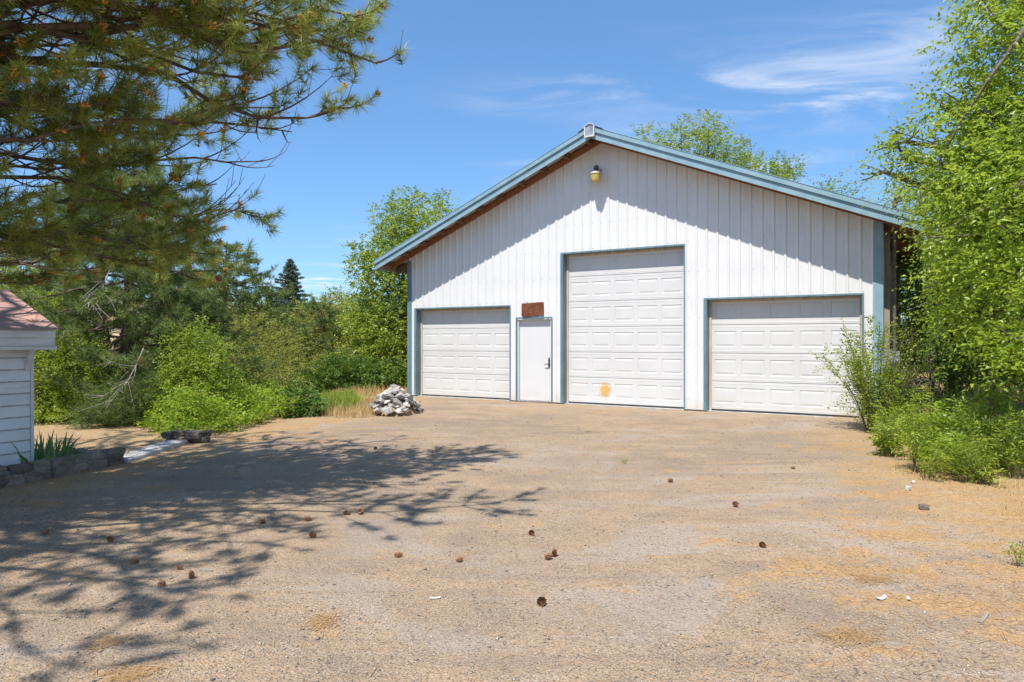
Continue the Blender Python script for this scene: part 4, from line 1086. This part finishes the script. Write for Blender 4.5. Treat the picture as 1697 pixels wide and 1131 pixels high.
broadleaf('leafy_tree', 'airy tree rising behind the right slope of the roof', 'tree', (8.6,31,0), 5.0, 0.22,
    [Lb(1180,255,48,30),Lb(1120,245,42,30.5),Lb(1230,285,46,30),Lb(1290,295,38,29.5),Lb(1070,235,22,31),Lb(1175,215,26,30),Lb(1130,310,60,31),Lb(1240,350,70,31),Lb(1310,280,18,29.5)], 3000, 0.15, M['elm2'], nl=9, twl=0.6, wfac=0.45, shell=1.6, rough=0.5)
broadleaf('leafy_tree', 'treetop sprig showing over the roof between the airy tree and the mast', 'tree', (13.8,30.5,0), 4.6, 0.16,
    [Lb(1368,322,24,30),Lb(1380,360,50,30),Lb(1350,345,30,30)], 460, 0.15, M['elm2'], nl=9, twl=0.7, wfac=0.45)
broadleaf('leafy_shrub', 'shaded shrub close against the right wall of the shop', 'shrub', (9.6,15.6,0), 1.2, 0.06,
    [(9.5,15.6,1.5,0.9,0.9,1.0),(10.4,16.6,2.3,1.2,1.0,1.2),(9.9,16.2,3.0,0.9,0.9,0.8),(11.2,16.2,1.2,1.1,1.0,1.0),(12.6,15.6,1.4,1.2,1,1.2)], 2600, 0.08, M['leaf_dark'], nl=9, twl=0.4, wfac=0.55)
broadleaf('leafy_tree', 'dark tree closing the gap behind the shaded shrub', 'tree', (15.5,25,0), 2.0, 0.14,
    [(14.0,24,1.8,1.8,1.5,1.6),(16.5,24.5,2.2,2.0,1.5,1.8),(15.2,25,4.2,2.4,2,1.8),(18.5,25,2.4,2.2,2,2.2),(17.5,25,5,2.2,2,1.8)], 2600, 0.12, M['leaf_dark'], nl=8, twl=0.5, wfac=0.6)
# sapling in front of the right door, and the weeds
stemmy('elm_sapling', 'leafy sapling bush in front of the right garage door', 'shrub', tuple(GP(1452,716)[:2])+(0,), 46, 2.0, 0.9, 0.062, M['elm2'], nl=11, side=15, lean=(-0.08,0.0), wfac=0.5, stem_r=0.009, bare=0.05)
WL = 'leafy green weed growing along the right edge of the driveway'
r2 = random.Random(5)
for i in range(52):
    x = r2.uniform(1462, 1800)
    y = r2.uniform(712, 760 if x < 1500 else 795) if x < 1600 else r2.uniform(705, 808)
    g = GP(x, y)
    hh_ = r2.choice((0.35,0.5,0.7,0.95))*r2.uniform(0.85,1.15); lf = r2.choice((0.05,0.066,0.085)); mk = ('weed','elm','elm2','vine')[i % 4]
    lab = ('tall' if hh_ > 0.75 else 'mid-height' if hh_ > 0.5 else 'low')+' '+{'weed':'pale green','elm':'bright green','elm2':'mid green','vine':'yellow-green'}[mk]+(' fine-leaved' if lf < 0.06 else ' broad-leaved' if lf > 0.08 else ' leafy')+' weed '+('at the drive edge' if y > 770 else 'amid the patch' if y > 735 else 'behind the patch')+(' below the sapling' if x < 1540 else ' under the elm' if x < 1660 else ' at the right picture edge')
    stemmy('weed_plant', lab, 'weed', (g[0], g[1], 0), r2.choice((7,10,13)), hh_, r2.uniform(0.22,0.4), lf, M[mk], nl=9, side=6, group='weeds along the right edge of the driveway', wfac=0.32, stem_r=0.004)
g = GP(1688, 938); stemmy('weed_plant', 'small lone weed at the right edge of the bare dirt', 'weed', (g[0], g[1], 0), 6, 0.17, 0.08, 0.03, M['weed'], nl=7, side=3, wfac=0.4, stem_r=0.003)
for i, (x, y, l) in enumerate([(1036,768,'tiny green weed alone in the gravel before the tall door'), (975,718,'tiny pale weed in the gravel just below the tall door')]):
    g = GP(x, y); stemmy('weed_sprout', l, 'weed', (g[0], g[1], 0), 5, 0.055, 0.06, 0.022, M['weed'], nl=5, side=2, wfac=0.4, stem_r=0.003)
# trees out of the picture's middle distance that close the horizon
for i, (x, Y, h, lab) in enumerate([(-70,30,6,'broad far tree left of the tall pine'),(330,36,5.0,'far grey-green tree between the tall pine and the sunlit pine'),(415,42,4.4,'far tree just left of the distant fir'),(530,40,4.3,'far low tree right of the distant fir'),(600,44,5,'far tree behind the corner tree'),(1560,34,8,'far tree behind the dense dark tree'),(1700,26,8,'far tree behind the elm')]):
    p = PX(x, 566, Y); r_ = h*0.32
    broadleaf('far_tree', lab, 'tree', (p[0], Y, 0), h*0.35, 0.12, [(p[0]+r_*dx, Y+r_*dy, h*fz, r_*k, r_*k, h*0.24*k) for dx, dy, fz, k in [(0,0,0.72,1),(-0.9,0,0.5,1),(0.9,0.2,0.52,1),(0.3,-0.7,0.34,1.1),(-0.7,-0.4,0.25,1)]], 1500, 0.19, M['leaf_olive'] if i % 2 else M['elm2'], nl=8, twl=0.6, wfac=0.55, tubes=False, group='far trees')

# ------------------------------------------------------------------ white shed at the left edge
UX, UY = np.array([0.512,0.859]), np.array([0.859,-0.512])      # along its wall (away), and outward from the wall
def shed_rot(): return math.atan2(UX[1], UX[0])
# local frame: x runs back along the wall, y points away behind the wall face (into the shed), z up; wall face at y=0
SH_L = 3.3
shed = empty('white_shed', (-5.44, 7.7, 0), math.atan2(0.859, 0.512))
tag(shed, 'small white clapboard shed with faded red metal roof at the left edge', 'shed')
def clap_mat():
    t = NT('weathered_white_clapboard'); v = t.coord('Object'); sx = t.n.new('ShaderNodeSeparateXYZ'); t.l.new(v, sx.inputs[0])
    col = t.mix(t.ramp(t.noise(v, 3, 5), 0.3, 0.7), (0.68,0.67,0.655), (0.77,0.76,0.745))
    col = t.mix(t.math('MULTIPLY', t.ramp(t.noise(t.mapping(v, (0.6,1,9)), 4, 6, 0.75), 0.58, 0.74), 0.5), col, (0.26,0.22,0.19))
    fr = t.math('FRACT', t.math('DIVIDE', t.math('SUBTRACT', sx.outputs[2], 0.02), 0.132))       # grime caught along each lap
    band = t.ramp(t.math('ADD', fr, t.math('MULTIPLY', t.math('SUBTRACT', t.noise(t.mapping(v, (3,3,1)), 4, 5, 0.7), 0.5), 0.16)), 0.10, 0.03)
    col = t.mix(t.math('MULTIPLY', band, 0.8), col, (0.13,0.10,0.085))
    return t.done(t.bsdf(col, 0.75, 0, 0.25, t.bump(t.noise(t.mapping(v, (0.5,1,6)), 30, 4), 0.3, 0.004)))
M['clap'] = clap_mat()
M['clapfascia'] = mat_plain('weathered_white_boards', (0.60,0.59,0.575), (0.71,0.70,0.685), 4, 0.8, bump=0.2, stretch=(0.6,1,4))
M['redroof'] = mat_plain('faded_red_metal_roof', (0.43,0.25,0.205), (0.52,0.325,0.275), 2.2, 0.6, bump=0.1)
EX, CT, DP = 0.132, 0.0, 2.0
k = 0; z = 0.02
while z < 1.40:
    z1 = min(z+EX+0.02, 1.43); m = MB()
    m.add([(-SH_L,-0.024,z),(0,-0.024,z),(0,-0.006,z1),(-SH_L,-0.006,z1),(-SH_L,0.012,z),(0,0.012,z),(0,0.012,z1),(-SH_L,0.012,z1)], [(0,1,2,3),(0,4,5,1),(1,5,6,2),(2,6,7,3),(3,7,4,0),(4,7,6,5)])
    m.build('siding_board', M['clap'], shed)
    m = MB(); m.add([(0.026,-0.02,z),(0.026,DP,z),(0.008,DP,z1),(0.008,-0.02,z1),(-0.012,0.013,z),(-0.012,DP,z),(-0.012,DP,z1),(-0.012,0.013,z1)], [(0,1,2,3),(0,4,5,1),(1,5,6,2),(2,6,7,3),(3,7,4,0),(4,7,6,5)])
    m.build('siding_board', M['clap'], shed); z += EX
m = MB(); m.box(-SH_L, -0.013, 0.013, DP, -0.02, 1.43); m.build('wall_core', M['clap'], shed)
m = MB(); m.prism_xz([(0.028,-0.0),(0.028,1.43),(-0.02,1.43),(-0.02,0.0)], -0.03, 0.0) if False else m.box(0.0, 0.030, -0.032, -0.0245, 0.0, 1.42); m.build('corner_board', M['clapfascia'], shed)
oe, og, rp = 0.21, 0.17, 0.40
m = MB(); m.box(-SH_L-og, og, -oe, -oe+0.022, 1.565, 1.648); m.build('fascia_board', M['clapfascia'], shed, bevel=0.003)
m = MB(); m.box(-SH_L-og, og-0.004, -oe+0.006, -oe+0.026, 1.475, 1.563); m.build('fascia_board', M['clapfascia'], shed, bevel=0.003)
m = MB(); m.box(-SH_L-og, og+0.01, -oe-0.012, 0.01, 1.432, 1.472); m.build('soffit_board', M['clapfascia'], shed, bevel=0.003)
m = MB(); m.box(-SH_L-og, og-0.01, -oe+0.027, 0.6, 1.474, 1.56); m.build('wall_plate', M['clapfascia'], shed)
half = DP/2+oe
for sgn, y0 in ((1, -oe-0.03), (-1, DP+oe+0.03)):
    n = 5; xs = np.linspace(-SH_L-og-0.02, og+0.03, n+1)
    for x0, x1 in zip(xs, xs[1:]):
        m = MB(); pts = []
        for f in np.linspace(0, 1, 5): pts.append((x0+(x1-x0)*f, 0.012 if f in (0.0, 1.0) else 0.0))
        v = [];
        for x, h in pts: v += [(x, y0, 1.655+h), (x, y0+sgn*(half+0.03), 1.655+h+rp*(half+0.03))]
        v2 = [(a_, b_, c_-0.008) for a_, b_, c_ in v]; n2 = len(v)
        m.add(v+v2, [(2*i, 2*i+2, 2*i+3, 2*i+1) for i in range(4)]+[(n2+2*i, n2+2*i+1, n2+2*i+3, n2+2*i+2) for i in range(4)]+[(2*i, n2+2*i, n2+2*i+2, 2*i+2) for i in range(4)]+[(0,1,n2+1,n2),(8,n2+8,n2+9,9)])
        m.build('roof_panel', M['redroof'], shed)
m = MB(); m.add([(og-0.02,-oe,1.563),(og-0.02,DP+oe,1.563),(og-0.02,DP/2,1.64+rp*half),(0.02,-oe,1.563),(0.02,DP+oe,1.563),(0.02,DP/2,1.64+rp*half)], [(0,1,2),(3,5,4),(0,3,4,1),(1,4,5,2),(2,5,3,0)]); m.build('gable_end', M['clapfascia'], shed)
for xb in (-0.06, -1.7):
    m = MB(); m.add([(xb,-0.03,1.20),(xb+0.05,-0.03,1.20),(xb+0.05,-0.16,1.43),(xb,-0.16,1.43),(xb,-0.026,1.28),(xb+0.05,-0.026,1.28),(xb+0.05,-0.10,1.43),(xb,-0.10,1.43)], [(0,1,2,3),(4,7,6,5),(0,4,5,1),(1,5,6,2),(2,6,7,3),(3,7,4,0)])
    m.build('eave_bracket', M['clapfascia'], shed)

# ------------------------------------------------------------------ stone work
def rock_mesh(name, seed, n=15, flat=0.7):
    r_ = random.Random(seed); bm = bmesh.new()
    for i in range(n):
        v = Vector((r_.gauss(0,1), r_.gauss(0,1), r_.gauss(0,1))).normalized(); q = r_.uniform(0.82, 1.0)
        v = Vector((max(-.8,min(.8,v.x)), max(-.8,min(.8,v.y)), max(-.75,min(.75,v.z))*flat))*q
        bm.verts.new(v)
    res = bmesh.ops.convex_hull(bm, input=bm.verts[:])
    bmesh.ops.delete(bm, geom=[g for g in res['geom_interior'] if isinstance(g, bmesh.types.BMVert)], context='VERTS')
    bmesh.ops.bevel(bm, geom=bm.edges[:], offset=0.05, segments=1, affect='EDGES', clamp_overlap=True)
    me = bpy.data.meshes.new(name); bm.to_mesh(me); bm.free(); return me
def stone_mat(name, c1, c2, c3, per=0.3):
    t = NT(name); v = t.coord('Object'); 
    g = t.n.new('ShaderNodeObjectInfo'); w = t.n.new('ShaderNodeVectorMath'); w.operation = 'ADD'
    t.l.new(v, w.inputs[0]); t.l.new(g.outputs['Location'], w.inputs[1]); v = w.outputs[0]
    col = t.mix(t.ramp(t.noise(v, 5, 6, 0.7), 0.32, 0.68), c1, c2)
    col = t.mix(t.ramp(t.noise(v, 1.1, 4), 0.5, 0.68), col, c3)
    f = t.ramp(t.objrand(), 0, 1, 1-per, 1+per)
    mx = t.n.new('ShaderNodeMix'); mx.data_type = 'RGBA'; mx.blend_type = 'MULTIPLY'; mx.inputs['Factor'].default_value = 1
    t.l.new(col, mx.inputs[6]); t.l.new(f, mx.inputs[7])
    return t.done(t.bsdf(mx.outputs[2], 0.9, 0, 0.25, t.bump(t.noise(v, 9, 6, 0.7), 0.6, 0.05)))
M['rock'] = stone_mat('pale_grey_rock', (0.33,0.30,0.28), (0.53,0.50,0.47), (0.46,0.38,0.31), 0.42)
M['basalt'] = stone_mat('dark_rubble_stone', (0.15,0.115,0.095), (0.31,0.24,0.195), (0.24,0.21,0.15), 0.35)
ROCKS = [rock_mesh('rock', 40+i) for i in range(7)]
for me in ROCKS: me.materials.append(M['rock'])
def block_mesh(name, seed):
    r_ = random.Random(seed); bm = bmesh.new(); bmesh.ops.create_cube(bm, size=1.5)
    bmesh.ops.subdivide_edges(bm, edges=bm.edges[:], cuts=1, use_grid_fill=True)
    for v in bm.verts: v.co += Vector((r_.uniform(-.16,.16), r_.uniform(-.16,.16), r_.uniform(-.16,.16)))-v.co*0.12*(v.co.length > 1.2)
    bmesh.ops.bevel(bm, geom=bm.edges[:], offset=0.05, segments=1, affect='EDGES', clamp_overlap=True)
    me = bpy.data.meshes.new(name); bm.to_mesh(me); bm.free(); return me
STONES = [block_mesh('stone', 60+i) for i in range(6)]
for me in STONES: me.materials.append(M['basalt'])
def put(name, me, loc, sc, parent=None, rot=None, r_=rnd):
    o = bpy.data.objects.new(name, me); o.location = loc; o.scale = sc if hasattr(sc, '__len__') else (sc,)*3
    o.rotation_euler = rot if rot is not None else (r_.uniform(-.5,.5), r_.uniform(-.5,.5), r_.uniform(0,6.28))
    return link(o, parent)
# rock heap: placed ring by ring, each resting on the ones below
r3 = random.Random(21)
heap = np.array([-2.50, 14.55])
def heap_h(x, y): d = math.hypot((x-heap[0])/0.60, (y-heap[1])/0.75); return max(0, 0.52*(1-d**1.1))
for i in range(78):
    f = i/78; a = i*2.399; rr = math.sqrt(f)
    x, y = heap[0]+0.47*rr*math.cos(a)+r3.uniform(-.04,.04), heap[1]+0.72*rr*math.sin(a)+r3.uniform(-.05,.05)
    sc = r3.uniform(0.085, 0.145)*(1.0 if i < 40 else 0.92)
    o = put('rock', ROCKS[i%7], (x, y, heap_h(x, y)+sc*0.30), (sc*r3.uniform(.9,1.35), sc*r3.uniform(.8,1.15), sc*r3.uniform(.7,1.0)), r_=r3)
    tag(o, ('larger ' if sc > 0.12 else 'smaller ')+'pale rock '+('on top of' if rr < 0.4 else 'half way up' if rr < 0.75 else 'at the foot of')+' the corner heap, '+('left side' if x < heap[0]-0.12 else 'right side' if x > heap[0]+0.12 else 'middle')+(', facing the driveway' if y < heap[1] else ', facing the shop'), 'rock', 'rocks heaped at the shop corner')
for i in range(14):                                        # the spill towards the door
    x, y = -2.40+r3.uniform(-.1,.42), 15.6+r3.uniform(-.75,.35); sc = r3.uniform(.06,.11)
    o = put('rock', ROCKS[(i*3)%7], (x, y, sc*0.35+(0.08 if i%3 == 0 else 0)), (sc*1.3, sc, sc*.8), r_=r3)
    tag(o, 'small tan rock spilled between the rock heap and the left garage door', 'rock', 'small rocks spilled beside the heap')
core = MB(); core.lathe([(0.50,0.0),(0.42,0.10),(0.24,0.28),(0.08,0.39),(0.0,0.41)], 0, 0, 14)
tag(core.build('dirt_mound', M['ground'], None, loc=(heap[0], heap[1], -0.01)), kind='stuff')

# dry-laid planter wall, kerb and pier
p0, p1 = GP(0,812)[:2], GP(206,771)[:2]; dirp = (p1-p0)/np.linalg.norm(p1-p0); nrm = np.array([-dirp[1], dirp[0]])
pl = empty('stone_planter', (p1[0], p1[1], 0)); tag(pl, 'low planter edged with dark rubble stones beside the shed', 'planter')
r4 = random.Random(9); t = 0.0
for row in range(2):
    t = -0.02-0.06*row
    while t < 2.6:
        l = r4.uniform(0.18, 0.33); q = p1-dirp*(t+l/2)+nrm*(0.10+r4.uniform(-.015,.015)+0.03*row)
        put('stone', STONES[r4.randrange(6)], (q[0]-p1[0], q[1]-p1[1], 0.05+0.10*row), (l*0.70, 0.125, 0.092 if row == 0 else 0.078), pl, (r4.uniform(-.1,.1), r4.uniform(-.1,.1), math.atan2(dirp[1], dirp[0])+r4.uniform(-.15,.15)), r4)
        t += l
for i in range(5):
    q = p1+nrm*(0.2+0.16*i)-dirp*0.08; put('stone', STONES[i%6], (q[0]-p1[0], q[1]-p1[1], 0.08), (0.11,0.12,0.11), pl, (0,0,r4.uniform(0,6)), r4)
m = MB(); c = [p1-dirp*0.05+nrm*0.12-p1, p1-dirp*2.6+nrm*0.12-p1, p1-dirp*2.6+nrm*0.62-p1, p1-dirp*0.05+nrm*0.62-p1]
m.add([(x, y, -0.02) for x, y in c]+[(x, y, 0.10) for x, y in c], [(0,3,2,1),(4,5,6,7),(0,1,5,4),(1,2,6,5),(2,3,7,6),(3,0,4,7)]); m.build('soil', M['ground'], pl)
m = MB(); c = [p1-dirp*0.03+nrm*0.045-p1, p1-dirp*2.58+nrm*0.045-p1, p1-dirp*2.58+nrm*0.118-p1, p1-dirp*0.03+nrm*0.118-p1]
m.add([(x, y, -0.02) for x, y in c]+[(x, y, 0.165) for x, y in c], [(0,3,2,1),(4,5,6,7),(0,1,5,4),(1,2,6,5),(2,3,7,6),(3,0,4,7)]); m.build('mortar', mat_plain('dirty_mortar', (0.13,0.115,0.10), (0.22,0.20,0.17), 9, 0.95), pl)
k0, k1 = GP(212,770)[:2], GP(312,737)[:2]; kd = (k1-k0)/np.linalg.norm(k1-k0); kn = np.array([-kd[1], kd[0]]); L_ = np.linalg.norm(k1-k0)
kb = empty('concrete_kerb', (k0[0], k0[1], 0), math.atan2(kd[1], kd[0])); tag(kb, 'flat pale concrete kerb between the planter and the stone pier', 'kerb')
for i in range(2):
    m = MB(); m.box(i*L_/2+0.004, (i+1)*L_/2-0.004, 0.0, 0.30, -0.03, 0.062+0.008*i); m.build('kerb_slab', M['concrete'], kb, bevel=0.012)
pr0 = GP(302,737)[:2]; pier = empty('stone_pier', (pr0[0], pr0[1]+0.16, 0)); tag(pier, 'low stub of stacked dark stones at the far end of the kerb', 'stone wall')
for i in range(14):
    row = i//7; j = i%7
    put('stone', STONES[i%6], (-0.24+0.085*j+r4.uniform(-.02,.02), r4.uniform(-.10,.10), 0.045+0.085*row), (0.085, 0.11, 0.065), pier, (0,0,r4.uniform(-.4,.4)), r4)
for i, dx in enumerate((-0.17, 0.02, 0.2)):
    put('stone', STONES[i+1], (dx, 0.0, 0.16), (0.10, 0.10, 0.03), pier, (0,0,r4.uniform(-.4,.4)), r4)

# iris clump in the planter
ir0 = p1-dirp*0.72+nrm*0.36
iris = empty('iris_plant', (ir0[0], ir0[1], 0.10)); tag(iris, 'clump of green sword-leaved iris growing in the stone planter', 'plant')
for i in range(58):
    a = r4.uniform(0, 6.28); sp = r4.uniform(0.05, 0.62)*(1 if i > 8 else .4); h = r4.uniform(0.30, 0.47)*(1-0.35*sp); b0 = np.array([math.cos(a)*sp*0.55+dirp[0]*r4.uniform(-.22,.2), math.sin(a)*sp*0.55+dirp[1]*r4.uniform(-.22,.2), -0.01])
    out = np.array([math.cos(a), math.sin(a), 0]); sd = np.array([-math.sin(a), math.cos(a), 0])*r4.uniform(.012,.017)
    V = []
    for f, w in ((0,0.9),(0.35,1.0),(0.7,0.75),(1,0.06)):
        c = b0+out*(sp*0.55*f*f)+np.array([0,0,h*(f-0.18*sp*2*f*f)]); V += [c-sd*w, c+sd*w]
    mesh_np('leaf', np.array(V), np.array([[0,1,3,2],[2,3,5,4],[4,5,7,6]]), M['iris'], iris, smooth=True, tint=np.full(8, r4.random()))

# ------------------------------------------------------------------ things lying on the drive
for i, (x, y, lab) in enumerate([
    (72,888,'pine cone in the tree shade nearest the left edge of the driveway'),(182,896,'pine cone in the tree shade, second from the left edge'),
    (225,933,'dark pine cone in the shade below the second cone from the left'),(270,971,'dark pine cone at the shade edge, lower of a loose group of three'),
    (318,957,'upright pine cone at the shade edge, right of the loose group of three'),(293,943,'tiny pine cone between the group in the shade'),
    (440,866,'pine cone in the shade, left of the pair in the middle of the tree shadow'),(505,864,'reddish pine cone in the middle of the tree shadow'),
    (513,891,'dark pine cone just below the reddish one in the tree shadow'),(570,853,'pine cone in the shade, left one of the touching pair'),
    (598,851,'sunlit pine cone, right one of the pair at the shadow edge'),(654,923,'pine cone on sunlit gravel, leftmost of the sunlit row'),
    (757,932,'pine cone on sunlit gravel, second in the sunlit row'),(880,884,'lone pine cone on sunlit gravel above the close pair'),
    (903,928,'pine cone lying left in the close pair on sunlit gravel'),(918,922,'upright pine cone on the right in the close pair'),
    (898,1001,'large pine cone nearest the camera in the middle of the driveway'),(1115,799,'far pine cone on the gravel right of the centre'),
    (1215,840,'pine cone on the ochre gravel below the right garage door'),(1312,778,'farthest pine cone, near the right garage door'),(1260,906,'reddish pine cone among needle litter right of the centre'),
    (622,745,'dark pine cone at the far edge of the tree shadow')]):
    g = GP(x, y); o = bpy.data.objects.new('pine_cone', CONE); sc = 0.62 if 'tiny' in lab else 0.95 if 'large' in lab else rnd.uniform(0.7,0.9)
    up = 'upright' in lab; o.rotation_euler = (0.15,0.1,rnd.uniform(0,6)) if up else (R(rnd.uniform(75,100)), rnd.uniform(-.2,.2), rnd.uniform(0,6.28)); o.scale = (sc,)*3
    o.location = (g[0], g[1], gz(g[0], g[1])+(0.002 if up else 0.024*sc)); link(o); tag(o, lab, 'pine cone', 'pine cones on the driveway')
# scraps and small stones
def scrap(name, label, cat, x, y, w, l, mat, rz, curl=0.014, th=0.003):
    g = GP(x, y); m = MB(); n = 5; v = []
    for i in range(n):
        f = i/(n-1); z = 0.004+curl*(2*f-1)**2*(0.6+0.4*f); ww = w*(0.8+0.2*math.sin(3*f+1))
        v += [(l*(f-.5), -ww/2, z), (l*(f-.5), ww/2, z*1.3), (l*(f-.5), -ww/2, z-th), (l*(f-.5), ww/2, z*1.3-th)]
    fc = []
    for i in range(n-1):
        b = 4*i; fc += [(b,b+4,b+5,b+1),(b+2,b+3,b+7,b+6),(b,b+2,b+6,b+4),(b+1,b+5,b+7,b+3)]
    fc += [(0,1,3,2),(4*n-4,4*n-2,4*n-1,4*n-3)]
    m.add(v, fc); o = m.build(name, mat, None, loc=(g[0], g[1], gz(g[0], g[1])+0.004)); o.rotation_euler = (0,0,rz); tag(o, label, cat)
pap = mat_plain('white_paper', (0.66,0.66,0.65), (0.74,0.74,0.73), 9, 0.8); gw = mat_plain('grey_stick_wood', (0.24,0.21,0.18), (0.36,0.32,0.27), 12, 0.85, stretch=(0.3,3,3))
scrap('paper_scrap', 'white paper scrap on the litter at the right', 'litter', 1460, 996, 0.028, 0.06, pap, 0.2)
scrap('paper_scrap', 'tiny white paper scrap by the weeds at the right', 'litter', 1512, 804, 0.03, 0.045, pap, 0.4)
scrap('paper_scrap', 'small white scrap right of the larger paper scrap', 'litter', 1506, 997, 0.02, 0.03, pap, 1.4, 0.01)
scrap('white_strip', 'short white strip lying on the gravel left of the centre', 'litter', 721, 992, 0.014, 0.062, pap, 0.1, 0.004)
scrap('wood_strip', 'thin grey wood strip lying in the litter at lower right', 'stick', 1630, 1028, 0.02, 0.17, gw, 0.75, 0.004, 0.006)
scrap('stick', 'thin broken stick on the gravel below the tree shadow', 'stick', 342, 944, 0.008, 0.11, gw, -0.4, 0.004, 0.006)
for (x, y, sc, lab, mt) in [(1531,846,0.046,'dark lump of rock on the bare dirt at the right',STONES[0]),(1507,816,0.05,'small grey rock beside the tiny paper scrap',ROCKS[1])]:
    g = GP(x, y); o = put('loose_rock', mt, (g[0], g[1], gz(g[0], g[1])+sc*0.4), (sc*1.2, sc, sc*.8)); tag(o, lab, 'rock')

# gravel: loose pebbles as one mass, denser near the camera
def pebbles(n, seed):
    r_ = np.random.default_rng(seed)
    Y = 2.7+11*r_.random(n*3)**1.9; X = (r_.random(n*3)-0.5)*1.62*Y
    dens = fbm2(X*0.8+20, Y*0.8, 44); k = np.where((seg_dist(X, Y, DRIVE) > 0.05*r_.random(n*3)) & (dens+0.35*r_.random(n*3) > 0.58))[0][:n]; X, Y = X[k], Y[k]; n = len(k)
    s = (0.0028+0.0065*r_.random(n)**3.0+0.009*r_.random(n)**40)*(0.8+0.05*Y); oct_ = np.array([[1,0,0],[0,1,0],[-1,0,0],[0,-1,0],[0,0,.7],[0,0,-.7]])
    a = r_.random(n)*6.28; ca, sa = np.cos(a), np.sin(a); sh = oct_[None]*(0.65+0.6*r_.random((n,6,1)))*s[:,None,None]
    V = np.stack([sh[...,0]*ca[:,None]-sh[...,1]*sa[:,None], sh[...,0]*sa[:,None]+sh[...,1]*ca[:,None], sh[...,2]], -1)
    V += np.stack([X, Y, gheight(X,Y)+s*0.25], -1)[:,None]
    fc = np.array([[0,1,4],[1,2,4],[2,3,4],[3,0,4],[1,0,5],[2,1,5],[3,2,5],[0,3,5]]); i = (np.arange(n)*6)[:,None,None]
    t = NT('gravel_stones'); kx = t.attr('tint')
    m_ = t.done(t.bsdf(t.mix(t.ramp(kx, 0.0, 0.75), t.mix(t.ramp(kx, 0, 0.3), (0.12,0.11,0.10), (0.24,0.20,0.165)), t.mix(t.ramp(kx, 0.6, 1.0), (0.32,0.265,0.21), (0.46,0.405,0.34))), 0.9, 0, 0.2))
    tag(mesh_np('gravel', V.reshape(-1,3), (i+fc[None]).reshape(-1,3), m_, tint=np.repeat(r_.random(n), 6)), kind='stuff')
pebbles(26000, 5)
# fallen needles: loose, and matted clumps
def fallen(n, seed):
    r_ = np.random.default_rng(seed); Y = 2.7+12*r_.random(n*8)**1.6; X = (r_.random(n*8)-0.5)*1.62*Y
    lit = 1.0*gauss(X, Y, 4.0, 3.6, 1.9, 1.4)+0.9*gauss(X, Y, 4.9, 6.4, 1.9, 1.9)+0.45*gauss(X, Y, 2.4, 4.6, 1.4, 1.6)+0.5*gauss(X, Y, -4.4, 8.5, 1.5, 3)+0.05
    cl_ = fbm2(X*1.9+3, Y*1.9, 77)**1.5*3.0*lit; k = np.where((r_.random(n*8) < cl_*0.6) & (seg_dist(X, Y, DRIVE) > -1.0))[0][:n]; X, Y = X[k], Y[k]
    for cx, cy, m_ in [(*GP(535,1031)[:2],150),(*GP(1405,1058)[:2],240),(*GP(220,1120)[:2],220),(*GP(172,1067)[:2],90),(*GP(1450,962)[:2],200)]:
        X = np.append(X, cx+r_.normal(size=m_)*(0.045 if m_ < 200 else 0.075)); Y = np.append(Y, cy+r_.normal(size=m_)*0.05)
    n = len(X); a = r_.random(n)*3.14; l = 0.035+0.06*r_.random(n); w = 0.0014
    d = np.stack([np.cos(a), np.sin(a), np.zeros(n)], -1); s_ = np.stack([-np.sin(a), np.cos(a), np.zeros(n)], -1)*w
    c = np.stack([X, Y, gheight(X,Y)+0.003+0.007*r_.random(n)], -1); e = d*(l/2)[:,None]
    b_ = np.array([0,0,1.0])*(0.004*r_.random(n))[:,None]
    V = np.stack([c-e-s_, c-e+s_, c+e+s_+b_, c+e-s_+b_], 1).reshape(-1,3)
    tag(mesh_np('fallen_needles', V, np.arange(n*4).reshape(-1,4), M['litter'], tint=np.repeat(r_.random(n), 4)), kind='stuff')
fallen(3200, 8)
